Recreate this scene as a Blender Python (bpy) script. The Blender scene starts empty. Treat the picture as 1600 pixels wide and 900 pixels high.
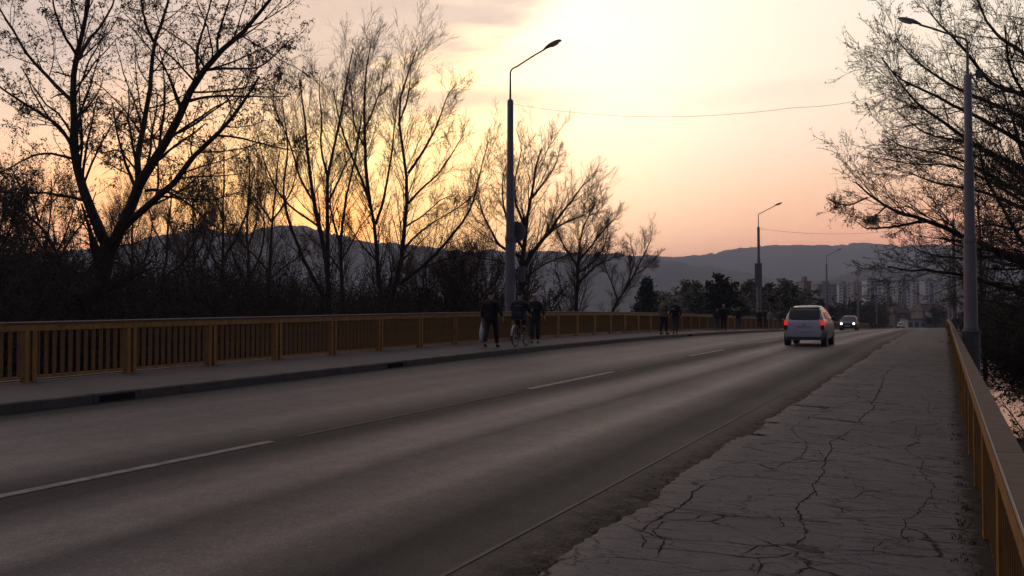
import bpy, math, random
import numpy as np
from mathutils import Vector, Matrix
sc = bpy.context.scene
COL = sc.collection
rad = math.radians

# ---------------------------------------------------------------- camera
F = 1570.0; PHI = math.atan(675/F); YH = 497.0; CZ = 1.75
PITCH = math.atan((YH-450)/F)
cam_d = bpy.data.cameras.new('camera'); cam = bpy.data.objects.new('camera', cam_d); COL.objects.link(cam)
cam_d.sensor_width = 36; cam_d.lens = 36*F/1600
cam_d.clip_start = 0.05; cam_d.clip_end = 20000
cam.location = (0, 0, CZ); cam.rotation_euler = (math.pi/2+PITCH, 0, PHI)
sc.camera = cam
sc.render.resolution_x = 1024; sc.render.resolution_y = 576
sc.view_settings.view_transform = 'Standard'; sc.view_settings.look = 'None'
sc.view_settings.exposure = 0.0; sc.view_settings.gamma = 1.0
try:
    sc.cycles.max_bounces = 6; sc.cycles.volume_bounces = 0; sc.cycles.transparent_max_bounces = 8
    sc.cycles.diffuse_bounces = 3; sc.cycles.glossy_bounces = 3
except Exception: pass

SUN_AZ = math.atan((800-530)/F)+PHI      # angle to the left of +Y
SUN_EL = rad(4.5)
SUN = Vector((-math.sin(SUN_AZ)*math.cos(SUN_EL), math.cos(SUN_AZ)*math.cos(SUN_EL), math.sin(SUN_EL)))

# ---------------------------------------------------------------- world: dusk sky
W = bpy.data.worlds.new("World"); sc.world = W; W.use_nodes = True
wn = W.node_tree; wn.nodes.clear()
class NT:
    def __init__(s, nt): s.nt = nt
    def n(s, typ, **kw):
        nd = s.nt.nodes.new(typ)
        for k, v in kw.items(): setattr(nd, k, v)
        return nd
    def put(s, sock, v):
        if isinstance(v, bpy.types.NodeSocket): s.nt.links.new(v, sock)
        elif isinstance(v, bpy.types.Node): s.nt.links.new(v.outputs[0], sock)
        else: sock.default_value = v
    def m(s, op, a, b=0.0, c=0.0, clamp=False):
        nd = s.n('ShaderNodeMath', operation=op, use_clamp=clamp)
        s.put(nd.inputs[0], a); s.put(nd.inputs[1], b); s.put(nd.inputs[2], c); return nd.outputs[0]
    def vm(s, op, a, b=(0,0,0), out=0):
        nd = s.n('ShaderNodeVectorMath', operation=op); s.put(nd.inputs[0], a); s.put(nd.inputs[1], b); return nd.outputs[out]
    def mix(s, f, a, b, bt='MIX'):
        nd = s.n('ShaderNodeMixRGB', blend_type=bt); s.put(nd.inputs[0], f)
        for i, v in ((1, a), (2, b)):
            if isinstance(v, (tuple, list)): v = tuple(v)+((1,) if len(v) == 3 else ())
            s.put(nd.inputs[i], v)
        return nd.outputs[0]
    def ramp(s, f, stops, interp='LINEAR'):
        nd = s.n('ShaderNodeValToRGB'); cr = nd.color_ramp; cr.interpolation = interp
        while len(cr.elements) > 1: cr.elements.remove(cr.elements[-1])
        for i, (p, c) in enumerate(stops):
            e = cr.elements[0] if i == 0 else cr.elements.new(p)
            e.position = p
            if not isinstance(c, (tuple, list)): c = (c, c, c)
            e.color = tuple(c)+(1,)
        s.put(nd.inputs[0], f); return nd.outputs[0]
    def noise(s, vec, scale, detail=4, rough=0.5, out=0, dist=0.0):
        nd = s.n('ShaderNodeTexNoise'); s.put(nd.inputs['Vector'], vec)
        nd.inputs['Scale'].default_value = scale; nd.inputs['Detail'].default_value = detail
        nd.inputs['Roughness'].default_value = rough; nd.inputs['Distortion'].default_value = dist
        return nd.outputs[out]
def build_world():
    t = NT(wn)
    tc = t.n('ShaderNodeTexCoord').outputs['Generated']
    sep = t.n('ShaderNodeSeparateXYZ'); t.put(sep.inputs[0], tc)
    x, y, z = sep.outputs
    el = t.m('MULTIPLY', t.m('ARCSINE', z), 57.2958)                       # degrees above the horizon
    e40 = t.m('DIVIDE', el, 40.0, clamp=True)
    warm = t.ramp(e40, [(0, (2.0,.72,.46)), (.085, (2.1,.78,.47)), (.12, (2.0,.92,.52)), (.17, (1.75,.98,.58)), (.23, (1.48,1.05,.76)),
                        (.32, (1.36,1.12,.86)), (.44, (1.26,1.08,.88)), (.52, (.60,.49,.46)), (.64, (.25,.215,.25)), (.8, (.135,.13,.19)), (1, (.09,.10,.17))])
    cool = t.ramp(e40, [(0, (.09,.08,.11)), (.2, (.10,.095,.145)), (.5, (.095,.10,.165)), (1, (.09,.10,.17))])
    # horizontal closeness to the sun: 1 towards it, 0 opposite
    h = Vector((SUN.x, SUN.y, 0)).normalized()
    dh = t.vm('DOT_PRODUCT', tc, tuple(h), out=1)
    west = t.m('MULTIPLY_ADD', dh, 0.75, 0.45, clamp=True)
    nd = t.n('ShaderNodeMapRange', interpolation_type='SMOOTHSTEP'); t.put(nd.inputs[0], west); west = nd.outputs[0]
    colr = t.mix(west, cool, warm)
    def ang(v):                                                            # degrees from a direction
        d = t.vm('DOT_PRODUCT', tc, tuple(v), out=1)
        return t.m('MULTIPLY', t.m('ARCCOSINE', t.m('MINIMUM', d, 0.999999)), 57.2958)
    def gauss(a, w, k=1.0):
        q = t.m('DIVIDE', a, w); q = t.m('MULTIPLY', t.m('MULTIPLY', q, q), -1.0)
        return t.m('MULTIPLY', t.m('EXPONENT', q), k)
    a = ang(SUN)
    hi = Vector(ray(790, 140)).normalized()
    ah = ang(hi)
    colr = t.mix(gauss(ah, 11.5, .92), colr, (2.2, 2.0, 1.6))             # overexposed part of the sky above the sun
    colr = t.mix(gauss(a, 13.0, .95), colr, (4.2, 1.75, .28))                # orange round the sun
    am = ang(Vector(ray(560, 215)).normalized())
    colr = t.mix(gauss(am, 8.0, .75), colr, (2.4, 1.85, .90))
    # clouds in long flat banks, mostly to the left and high up
    zz = t.m('ADD', t.m('MAXIMUM', z, 0.0), 0.10)
    cx = t.m('DIVIDE', x, zz); cy = t.m('DIVIDE', y, zz)
    cmb = t.n('ShaderNodeCombineXYZ'); t.put(cmb.inputs[0], t.m('MULTIPLY', cx, .5)); t.put(cmb.inputs[1], cy)
    n1 = t.noise(cmb.outputs[0], 1.35, 5, .52, dist=.3)
    left = t.m('ADD', t.m('MULTIPLY', x, -1.0), t.m('MULTIPLY', z, 0.75))      # rises to the left and upwards
    bias = t.m('MULTIPLY', t.m('SUBTRACT', left, .60), 0.85)
    low = t.m('MULTIPLY', t.m('SUBTRACT', el, 7.5), .16, clamp=True)
    c = t.m('ADD', n1, bias)
    nd = t.n('ShaderNodeMapRange', interpolation_type='SMOOTHSTEP'); t.put(nd.inputs[0], c)
    nd.inputs[1].default_value = .46; nd.inputs[2].default_value = .60
    cm = t.m('MULTIPLY', t.m('MULTIPLY', nd.outputs[0], low), .88)
    n2 = t.noise(cmb.outputs[0], 4.0, 5, .6)
    ccol = t.mix(n2, (.62,.47,.43), (1.0,.80,.70))
    ccol = t.mix(west, (.20,.19,.23), ccol)
    colr = t.mix(cm, colr, ccol)
    # faint high wisps over the right half
    n3 = t.noise(cmb.outputs[0], 2.2, 6, .55)
    nd = t.n('ShaderNodeMapRange', interpolation_type='SMOOTHSTEP'); t.put(nd.inputs[0], n3)
    nd.inputs[1].default_value = .52; nd.inputs[2].default_value = .70
    colr = t.mix(t.m('MULTIPLY', nd.outputs[0], t.m('MULTIPLY', low, .22)), colr, ccol)
    # the sun itself, half behind the ridge, and its close glow
    g1 = gauss(a, 2.4, .9)
    colr = t.mix(g1, colr, (5.5, 1.9, .30))
    colr = t.mix(gauss(a, .5, 1.0), colr, (9.0, 5.5, 1.6))
    below = t.m('MULTIPLY', t.m('ADD', el, .5), -1.0, clamp=True)
    colr = t.mix(below, colr, (.10,.08,.08))
    bg1 = t.n('ShaderNodeBackground'); t.put(bg1.inputs[0], colr); bg1.inputs[1].default_value = 1.0
    sky = t.n('ShaderNodeTexSky', sky_type='NISHITA'); sky.sun_disc = False
    sky.sun_elevation = SUN_EL; sky.sun_rotation = -SUN_AZ
    bg2 = t.n('ShaderNodeBackground'); t.put(bg2.inputs[0], sky.outputs[0]); bg2.inputs[1].default_value = .01
    ad = t.n('ShaderNodeAddShader'); t.put(ad.inputs[0], bg1.outputs[0]); t.put(ad.inputs[1], bg2.outputs[0])
    o = t.n('ShaderNodeOutputWorld'); t.put(o.inputs[0], ad.outputs[0])
def ray(px, py):
    x = (px-800)/F; y = (450-py)/F
    cp, sp = math.cos(PITCH), math.sin(PITCH); fw = cp-sp*y; up = sp+cp*y
    c, s = math.cos(PHI), math.sin(PHI)
    return (x*c-fw*s, x*s+fw*c, up)
build_world()

sl = bpy.data.lights.new('sun', 'SUN'); sl.energy = 0.35; sl.angle = rad(1.5); sl.color = (1.0, .62, .36)
so = bpy.data.objects.new('sun', sl); COL.objects.link(so)
so.rotation_euler = SUN.to_track_quat('Z', 'Y').to_euler()

# ---------------------------------------------------------------- helpers
def at(px, py, depth):
    """world point seen in direction (px,py) at a level distance depth in front of the camera"""
    d = ray(px, py); c, s = math.cos(PHI), math.sin(PHI)
    k = depth/(-d[0]*s+d[1]*c)
    return np.array([d[0]*k, d[1]*k, CZ+d[2]*k])
S_ = [-60,0,8,20,31,45,60,80,99,126,160,228,400,900]
RZ = [-1.9,-1.78,-1.71,-1.6,-1.5,-1.34,-1.22,-1.12,-1.1,-1.2,-1.5,-2.2,-3.4,-3.9]
LZ = [-2.2,-1.5,-1.39,-1.21,-1.05,-.95,-.95,-1.05,-1.2,-1.42,-1.7,-2.35,-3.45,-3.9]
SG = np.arange(-60, 900, 1.0)
def _sm(v):
    a = np.interp(SG, S_, v); k = np.hanning(15); k /= k.sum()
    return np.convolve(np.pad(a, 7, mode='edge'), k, 'valid')
GR, GL = _sm(RZ), _sm(LZ)
def zs(X, s):
    X = np.asarray(X, float)
    u = np.clip((0.3-X)/13.5, -.2, 1.25)
    return CZ+np.interp(s, SG, GR)*(1-u)+np.interp(s, SG, GL)*u
def ground(px, py, dz=0.0):
    d = ray(px, py); t = 3.0
    while t < 400:
        X, Y, Z = d[0]*t, d[1]*t, CZ+d[2]*t
        if Z < zs(X, Y)+dz: return X, Y
        t += 0.03
    return d[0]*t, d[1]*t

def npmesh(name, V, Q=None, T=None, smooth=False):
    V = np.asarray(V, np.float32).reshape(-1, 3)
    me = bpy.data.meshes.new(name)
    nq = 0 if Q is None else len(Q); nt = 0 if T is None else len(T)
    me.vertices.add(len(V)); me.vertices.foreach_set('co', V.ravel())
    loops = []; starts = []; tot = []
    if nq: loops.append(np.asarray(Q, np.int32).ravel()); starts.append(np.arange(nq)*4); tot.append(np.full(nq, 4))
    if nt: loops.append(np.asarray(T, np.int32).ravel()); starts.append(np.arange(nt)*3+nq*4); tot.append(np.full(nt, 3))
    L = np.concatenate(loops).astype(np.int32)
    me.loops.add(len(L)); me.loops.foreach_set('vertex_index', L)
    me.polygons.add(nq+nt)
    me.polygons.foreach_set('loop_start', np.concatenate(starts).astype(np.int32))
    me.polygons.foreach_set('loop_total', np.concatenate(tot).astype(np.int32))
    if smooth: me.polygons.foreach_set('use_smooth', np.ones(nq+nt, bool))
    me.update(calc_edges=True); me.validate()
    return me
def link(name, me, mat, parent=None, loc=None, kind=None, rotz=None):
    o = bpy.data.objects.new(name, me); COL.objects.link(o)
    if mat is not None and me is not None and len(me.materials) == 0: me.materials.append(mat)
    if parent is not None: o.parent = parent
    if loc is not None: o.location = tuple(loc)
    if rotz is not None: o.rotation_euler = (0, 0, rotz)
    if kind: o['kind'] = kind
    return o
def tag(o, label, cat, group=None, kind=None):
    o['label'] = label; o['category'] = cat
    if group: o['group'] = group
    if kind: o['kind'] = kind
    return o
def thing(name, label, cat, loc=(0,0,0), rotz=0.0, group=None):
    o = bpy.data.objects.new(name, None); COL.objects.link(o)
    o.location = tuple(loc); o.rotation_euler = (0, 0, rotz); o.empty_display_size = .3
    return tag(o, label, cat, group)
def copy_part(ch, parent, **kw):
    c = ch.copy(); COL.objects.link(c); c.parent = parent
    for g in ch.children:
        d = g.copy(); COL.objects.link(d); d.parent = c
    return c
def copy_thing(root, loc, rotz=None, scale=None, label=None):
    r = root.copy(); COL.objects.link(r); r.location = tuple(loc)
    if rotz is not None: r.rotation_euler = (0, 0, rotz)
    if scale is not None: r.scale = (scale,)*3 if not isinstance(scale, tuple) else scale
    if label: r['label'] = label
    for ch in list(root.children): copy_part(ch, r)
    return r

class MB:
    def __init__(s): s.v = []; s.f = []
    def box(s, x0, x1, y0, y1, z0, z1, M=None):
        P = [(x0,y0,z0),(x1,y0,z0),(x1,y1,z0),(x0,y1,z0),(x0,y0,z1),(x1,y0,z1),(x1,y1,z1),(x0,y1,z1)]
        return s.add(P, [(0,3,2,1),(4,5,6,7),(0,1,5,4),(1,2,6,5),(2,3,7,6),(3,0,4,7)], M)
    def add(s, P, Fs, M=None):
        n = len(s.v)
        if M is not None: P = [tuple(M @ Vector(p)) for p in P]
        s.v += [tuple(p) for p in P]; s.f += [tuple(i+n for i in f) for f in Fs]; return s
    def tube(s, pts, radii, n=8, cap=True):
        pts = [Vector(p) for p in pts]
        if not hasattr(radii, '__len__'): radii = [radii]*len(pts)
        b = len(s.v); prev = None
        for i, p in enumerate(pts):
            d = (pts[min(i+1, len(pts)-1)]-pts[max(i-1, 0)]).normalized()
            ref = Vector((0,0,1)) if abs(d.z) < .9 else Vector((1,0,0))
            if prev is None: u = d.cross(ref).normalized()
            else: u = (prev-d*prev.dot(d)).normalized()
            prev = u; w = d.cross(u)
            for k in range(n):
                a = 2*math.pi*k/n; s.v.append(tuple(p+(u*math.cos(a)+w*math.sin(a))*radii[i]))
        for i in range(len(pts)-1):
            for k in range(n):
                a = b+i*n+k; c = b+i*n+(k+1) % n
                s.f.append((a, c, c+n, a+n))
        if cap:
            s.f.append(tuple(b+k for k in range(n))[::-1]); e = b+(len(pts)-1)*n
            s.f.append(tuple(e+k for k in range(n)))
        return s
    def lathe(s, prof, n=16, M=None):
        b = len(s.v); P = []
        for r, z in prof:
            for k in range(n):
                a = 2*math.pi*k/n; P.append((r*math.cos(a), r*math.sin(a), z))
        Fs = []
        for i in range(len(prof)-1):
            for k in range(n):
                Fs.append((i*n+k, i*n+(k+1) % n, (i+1)*n+(k+1) % n, (i+1)*n+k))
        Fs.append(tuple(range(n))[::-1]); Fs.append(tuple((len(prof)-1)*n+k for k in range(n)))
        return s.add(P, Fs, M)
    def mesh(s, name='mesh', smooth=False):
        me = bpy.data.meshes.new(name); me.from_pydata(s.v, [], s.f); me.update()
        if smooth:
            me.polygons.foreach_set('use_smooth', [True]*len(me.polygons))
            try: me.set_sharp_from_angle(angle=rad(40))
            except Exception: pass
        return me
    def build(s, name, mat, parent=None, smooth=False, **kw): return link(name, s.mesh(name, smooth), mat, parent, **kw)

# ---------------------------------------------------------------- materials
def mat(name, color, rough=.7, metal=0.0, nscale=None, namt=.3, bump=0.0, bscale=None, emit=None, estr=0, coord='Object', spec=None, stretch=None):
    m = bpy.data.materials.new(name); m.use_nodes = True; t = NT(m.node_tree); b = m.node_tree.nodes['Principled BSDF']
    b.inputs['Roughness'].default_value = rough; b.inputs['Metallic'].default_value = metal
    if spec is not None: b.inputs['Specular IOR Level'].default_value = spec
    c = tuple(color)+(1,)
    tc = t.n('ShaderNodeTexCoord').outputs[coord]
    if stretch: tc = t.vm('MULTIPLY', tc, stretch)
    if nscale:
        nz = t.noise(tc, nscale, 5, .6)
        nz = t.ramp(nz, [(.28, 0.0), (.72, 1.0)])
        lo = tuple(v*(1-namt) for v in color); hi = tuple(min(1, v*(1+namt)) for v in color)
        t.put(b.inputs['Base Color'], t.mix(nz, lo, hi))
    else: b.inputs['Base Color'].default_value = c
    if bump:
        nb = t.noise(tc, bscale or (nscale or 5)*4, 4, .6)
        bn = t.n('ShaderNodeBump'); bn.inputs['Strength'].default_value = bump; bn.inputs['Distance'].default_value = .02
        t.put(bn.inputs['Height'], nb); t.put(b.inputs['Normal'], bn.outputs[0])
    if emit: b.inputs['Emission Color'].default_value = tuple(emit)+(1,); b.inputs['Emission Strength'].default_value = estr
    return m
M = {}
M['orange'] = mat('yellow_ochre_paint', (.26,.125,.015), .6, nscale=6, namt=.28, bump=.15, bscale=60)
def weather(m, rust, sc_=7.0, lo=.60, hi=.66, amt=.8):
    t = NT(m.node_tree); b = m.node_tree.nodes['Principled BSDF']; src = b.inputs['Base Color'].links[0].from_socket
    geo = t.n('ShaderNodeNewGeometry').outputs['Position']
    a = t.ramp(t.noise(geo, sc_, 6, .7), [(lo, 0.), (hi, 1.)]); c = t.ramp(t.noise(t.vm('MULTIPLY', geo, (6, 6, .8)), 1.5, 5, .7), [(.45, 0.), (.8, .7)])
    t.put(b.inputs['Base Color'], t.mix(t.m('MULTIPLY', a, amt), t.mix(c, src, tuple(v*.6 for v in rust)), rust))
weather(M['orange'], (.055,.026,.012))
M['balu'] = mat('darker_baluster_ochre', (.15,.075,.016), .65, nscale=3, namt=.35)  # balusters get a darker, duller ochre than the posts
M['cap'] = mat('weathered_rail_cap', (.080,.053,.032), .75, nscale=9, namt=.4, bump=.25, bscale=70)
M['cap_edge'] = mat('cap_edge_highlight', (.42,.34,.30), .35, nscale=20, namt=.3)  # pale tone that paints the bright highlight on the cap edge
M['pole'] = mat('lamp_post_paint', (.15,.14,.165), .5, nscale=3, namt=.22, bump=.1, bscale=30, stretch=(1,1,.25))
M['pole_dark'] = mat('lamp_pedestal_paint', (.06,.06,.066), .6, nscale=5, namt=.3, bump=.2)
M['lamp_head'] = mat('lamp_housing', (.12,.12,.125), .5, nscale=8, namt=.2)
M['lens'] = mat('lamp_lens', (.60,.55,.55), .2)
M['cable'] = mat('cable', (.05,.05,.05), .6)
M['sign'] = mat('sign_back', (.11,.115,.12), .55, nscale=4, namt=.2)
M['bark'] = mat('bark', (.055,.042,.035), .9, nscale=7, namt=.35, bump=.5, bscale=25, stretch=(1,1,.3), spec=.15)
M['bark_red'] = mat('reddish_twig_bark', (.085,.045,.030), .85, nscale=5, namt=.3)
M['bud'] = mat('catkins_and_buds', (.060,.050,.028), .8, nscale=1.5, namt=.35)
M['bud_green'] = mat('young_leaves', (.055,.075,.028), .8, nscale=1.0, namt=.4)
M['scrub'] = mat('scrub_foliage', (.030,.030,.019), .9, nscale=.35, namt=.5, spec=.08)
M['far_leaf'] = mat('far_foliage', (.10,.115,.070), .85, nscale=.3, namt=.5)
M['conifer'] = mat('conifer_needles', (.025,.042,.028), .85, nscale=.8, namt=.4)
M['grey_leaf'] = mat('pale_blossom_foliage', (.15,.145,.12), .85, nscale=.5, namt=.4)
M['crack'] = mat('crack_soil', (.018,.015,.014), .95, spec=.05)
M['debris'] = mat('asphalt_debris', (.055,.048,.045), .9, nscale=14, namt=.5, bump=.6, spec=.12)
M['moss'] = mat('dry_weeds', (.035,.032,.016), .9, nscale=6, namt=.5, spec=.05)
M['kerb'] = mat('kerb_concrete', (.055,.050,.050), .75, nscale=4, namt=.3, bump=.4, bscale=30)
M['concrete'] = mat('deck_concrete', (.16,.15,.14), .85, nscale=1.2, namt=.3, bump=.4)
M['line'] = mat('worn_white_road_paint', (.13,.12,.12), .6, nscale=6, namt=.65, bump=.2)
M['line_faint'] = mat('nearly_worn_away_road_paint', (.038,.036,.037), .7, nscale=2.2, namt=.5)
# asphalt: bands along the road (wheel tracks, seams, their gloss partly painted into the tone), speckled aggregate
def road_material():
    m = bpy.data.materials.new('worn_asphalt'); m.use_nodes = True; t = NT(m.node_tree); b = m.node_tree.nodes['Principled BSDF']
    tc = t.n('ShaderNodeTexCoord').outputs['Object']
    sep = t.n('ShaderNodeSeparateXYZ'); t.put(sep.inputs[0], tc)
    lo = t.vm('MULTIPLY', tc, (1, .035, 1))
    wob = t.noise(t.vm('MULTIPLY', tc, (.25, .06, 1)), 1.0, 3, .5)
    X = t.m('ADD', sep.outputs[0], t.m('MULTIPLY', t.m('SUBTRACT', wob, .5), .5))
    u = t.m('DIVIDE', t.m('ADD', X, 12.4), 10.0, clamp=True)               # 0 left kerb .. 1 right edge
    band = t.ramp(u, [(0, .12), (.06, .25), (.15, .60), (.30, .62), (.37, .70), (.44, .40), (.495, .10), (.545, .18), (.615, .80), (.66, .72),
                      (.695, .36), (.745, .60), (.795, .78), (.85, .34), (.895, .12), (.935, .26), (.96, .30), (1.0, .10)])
    st = t.noise(lo, 1.6, 5, .55)
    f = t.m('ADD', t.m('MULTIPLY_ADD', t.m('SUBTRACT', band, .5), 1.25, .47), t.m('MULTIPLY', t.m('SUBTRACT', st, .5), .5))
    patch = t.noise(tc, .22, 4, .55)
    f = t.m('ADD', f, t.m('MULTIPLY', t.m('SUBTRACT', patch, .5), .45), clamp=True)
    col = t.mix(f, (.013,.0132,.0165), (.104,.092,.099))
    gut = t.m('MULTIPLY', t.m('SUBTRACT', u, .945), 25.0, clamp=True)
    gn = t.noise(tc, 5, 6, .75)
    col = t.mix(gut, col, t.mix(t.ramp(gn, [(.38, 0.), (.62, 1.)]), (.016,.013,.013), (.080,.070,.067)))
    vor = t.n('ShaderNodeTexVoronoi'); t.put(vor.inputs['Vector'], tc); vor.inputs['Scale'].default_value = 75
    spk = t.ramp(vor.outputs['Color'], [(.0, .55), (.6, 1.0), (.82, 1.2), (.92, 2.8)])
    col = t.mix(.75, col, spk, 'MULTIPLY')
    mot = t.noise(tc, 3.2, 6, .72); col = t.mix(.9, col, t.ramp(mot, [(.3, .62), (.7, 1.38)]), 'MULTIPLY')
    cs = t.noise(tc, 17, 3, .7); col = t.mix(.8, col, t.ramp(cs, [(.3, .7), (.7, 1.35)]), 'MULTIPLY')
    fine = t.noise(tc, 110, 3, .7)
    col = t.mix(1.0, col, t.ramp(fine, [(.3, .6), (.7, 1.4)]), 'MULTIPLY')
    t.put(b.inputs['Base Color'], col)
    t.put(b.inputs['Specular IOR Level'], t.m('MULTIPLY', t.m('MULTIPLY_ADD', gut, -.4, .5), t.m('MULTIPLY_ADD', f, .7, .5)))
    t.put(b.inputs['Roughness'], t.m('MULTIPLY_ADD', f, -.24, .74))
    bn = t.n('ShaderNodeBump'); bn.inputs['Strength'].default_value = .55; bn.inputs['Distance'].default_value = .012
    h = t.m('ADD', t.m('MULTIPLY', vor.outputs['Distance'], .5), fine)
    t.put(bn.inputs['Height'], h); t.put(b.inputs['Normal'], bn.outputs[0])
    return m
M['road'] = road_material()
def walk_material(name, c0, c1, dirt_x=None):
    m = bpy.data.materials.new(name); m.use_nodes = True; t = NT(m.node_tree); b = m.node_tree.nodes['Principled BSDF']
    tc = t.n('ShaderNodeTexCoord').outputs['Object']
    n1 = t.noise(tc, .55, 6, .6); n2 = t.noise(tc, 60, 4, .7); n3 = t.noise(tc, 7, 5, .65)
    col = t.mix(t.ramp(n1, [(.3, 0.), (.7, 1.)]), c0, c1)
    col = t.mix(.9, col, t.ramp(n3, [(.25, .72), (.75, 1.25)]), 'MULTIPLY')
    col = t.mix(.9, col, t.ramp(n2, [(.3, .7), (.7, 1.3)]), 'MULTIPLY')
    pits = t.noise(tc, 16, 2, .5)
    col = t.mix(t.ramp(pits, [(.25, .85), (.31, 0.)]), col, (.018,.015,.013))
    mask = t.ramp(pits, [(.25, .85), (.31, 0.)])
    st = t.noise(t.vm('MULTIPLY', tc, (.5, 9, 1)), 1.3, 5, .6)             # hairline cross cracks
    ln = t.ramp(st, [(.485, 0.), (.497, .5), (.503, .5), (.515, 0.)])
    col = t.mix(t.m('MULTIPLY', ln, t.ramp(n3, [(.4, 0.), (.6, 1.)])), col, (.02,.017,.015))
        # net of fine cracks: long cells lying across the pavement
    if dirt_x is not None:
        wv = t.n('ShaderNodeVectorMath', operation='ADD'); wn_ = t.noise(t.vm('MULTIPLY', tc, (1.2, 1.2, 0)), 1.5, 6, .65, out=1)
        t.put(wv.inputs[0], tc); t.put(wv.inputs[1], t.vm('MULTIPLY', t.vm('SUBTRACT', wn_, (.5,.5,.5)), (.55,.35,0)))
        for (sx_, sy_, w_, k_) in ((.62, 1.25, .016, .95), (1.5, 3.0, .020, .7), (3.2, 7.0, .022, .5)):
            vo = t.n('ShaderNodeTexVoronoi', feature='DISTANCE_TO_EDGE'); t.put(vo.inputs['Vector'], t.vm('MULTIPLY', wv.outputs[0], (sx_, sy_, 0))); vo.inputs['Scale'].default_value = 1.0
            ms = t.ramp(t.noise(tc, 1.1*sx_*2, 3, .6), [(.38, 0.), (.52, 1.)])
            ln = t.ramp(vo.outputs['Distance'], [(0, 1.), (w_*.4, .9), (w_, 0.)])
            mk = t.m('MULTIPLY', t.m('MULTIPLY', ln, ms), k_); mask = t.m('MAXIMUM', mask, mk)
            col = t.mix(mk, col, (.013,.011,.010))
    if dirt_x is not None:
        sep = t.n('ShaderNodeSeparateXYZ'); t.put(sep.inputs[0], tc)
        X = t.m('ADD', sep.outputs[0], t.m('MULTIPLY', t.m('SUBTRACT', n3, .5), .55))
        nr = t.n('ShaderNodeMapRange'); t.put(nr.inputs[0], X); nr.inputs[1].default_value = dirt_x; nr.inputs[2].default_value = dirt_x+.16
        mask = t.m('MAXIMUM', mask, t.m('MULTIPLY', nr.outputs[0], .75))
        col = t.mix(t.m('MULTIPLY', nr.outputs[0], .8), col, (.020,.016,.012))
    t.put(b.inputs['Base Color'], col); b.inputs['Roughness'].default_value = .78; t.put(b.inputs['Specular IOR Level'], t.m('MULTIPLY_ADD', mask, -.38, .38))
    bn = t.n('ShaderNodeBump'); bn.inputs['Strength'].default_value = .5; bn.inputs['Distance'].default_value = .01
    t.put(bn.inputs['Height'], t.m('ADD', n2, t.m('MULTIPLY', n3, 2.0))); t.put(b.inputs['Normal'], bn.outputs[0])
    return m
M['walk_r'] = walk_material('cracked_pavement', (.077,.073,.079), (.117,.111,.118), .05)
M['walk_l'] = walk_material('far_pavement', (.075,.068,.067), (.105,.095,.092))
def water_material():
    m = bpy.data.materials.new('river_water'); m.use_nodes = True; t = NT(m.node_tree); b = m.node_tree.nodes['Principled BSDF']
    b.inputs['Base Color'].default_value = (.02,.02,.018,1); b.inputs['Roughness'].default_value = .12; b.inputs['IOR'].default_value = 1.33
    tc = t.n('ShaderNodeTexCoord').outputs['Object']
    bn = t.n('ShaderNodeBump'); bn.inputs['Strength'].default_value = .08; bn.inputs['Distance'].default_value = .08
    t.put(bn.inputs['Height'], t.noise(t.vm('MULTIPLY', tc, (1.0, .6, 1)), 1.2, 4, .5)); t.put(b.inputs['Normal'], bn.outputs[0]); return m
M['water'] = water_material()
def terrain_material():
    m = bpy.data.materials.new('grassy_bank'); m.use_nodes = True; t = NT(m.node_tree); b = m.node_tree.nodes['Principled BSDF']
    tc = t.n('ShaderNodeTexCoord').outputs['Object']
    a = t.ramp(t.noise(tc, .08, 6, .6), [(.35, 0.), (.65, 1.)]); c = t.ramp(t.noise(tc, 2.5, 5, .7), [(.3, .6), (.7, 1.4)])
    col = t.mix(a, (.040,.042,.022), (.060,.052,.032)); col = t.mix(.9, col, c, 'MULTIPLY'); t.put(b.inputs['Base Color'], col)
    b.inputs['Roughness'].default_value = .95; return m
M['terrain'] = terrain_material()
def hill_material():
    m = bpy.data.materials.new('wooded_hillside'); m.use_nodes = True; t = NT(m.node_tree); b = m.node_tree.nodes['Principled BSDF']
    tc = t.n('ShaderNodeTexCoord').outputs['Object']
    a = t.ramp(t.noise(tc, .004, 7, .62), [(.42, 0.), (.56, 1.)]); c = t.ramp(t.noise(tc, .03, 5, .7), [(.3, .55), (.7, 1.45)])
    col = t.mix(a, (.028,.032,.024), (.070,.066,.050)); col = t.mix(.9, col, c, 'MULTIPLY'); t.put(b.inputs['Base Color'], col)
    b.inputs['Roughness'].default_value = .95; b.inputs['Specular IOR Level'].default_value = .1; return m
M['hill'] = hill_material()

# ---------------------------------------------------------------- terrain, river, hills
XK, XE, XRR, XLR = -12.35, -2.45, .24, -14.80       # kerb, pavement edge, right and left railing
BR_END = 250.0
def land_z(X, Y):
    X = np.asarray(X, float); Y = np.asarray(Y, float)
    near = 42-.8*X+4*np.sin(X*.13); near = np.where(X < -25, 42-.8*X+5*np.sin(X*.09), near); near = near+14*np.clip((X-1)/5, 0, 1); near = np.where(X > 40, 30, near)
    far = 92-.45*X+3*np.sin(X*.11+1)+165*np.clip(X/3, 0, 1)
    
    d = np.minimum(Y-near, far-Y)                             # >0 inside the river
    z = -2.75-2.6*np.clip(d/3.5+.35, 0, 1)
    z = z+.25*np.sin(X*.21+Y*.13)*np.cos(Y*.17-X*.05)*(np.abs(Y) < 400)
    # embankment beyond the bridge
    e = np.clip((Y-(BR_END-4))/6, 0, 1)
    side = np.maximum(np.maximum(X-.6, -15.1-X), 0)
    emb = zs(X, Y)-.22-side*.5
    z = np.where(e > 0, np.maximum(z, emb*e+z*(1-e)), z)
    return z
def axis(lo, hi, step, far, g=1.22):
    a = list(np.arange(lo, hi+.01, step)); d = step
    while a[-1] < far: d *= g; a.append(a[-1]+d)
    d = step
    while a[0] > -far: d *= g; a.insert(0, a[0]-d)
    return np.array(a)
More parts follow.
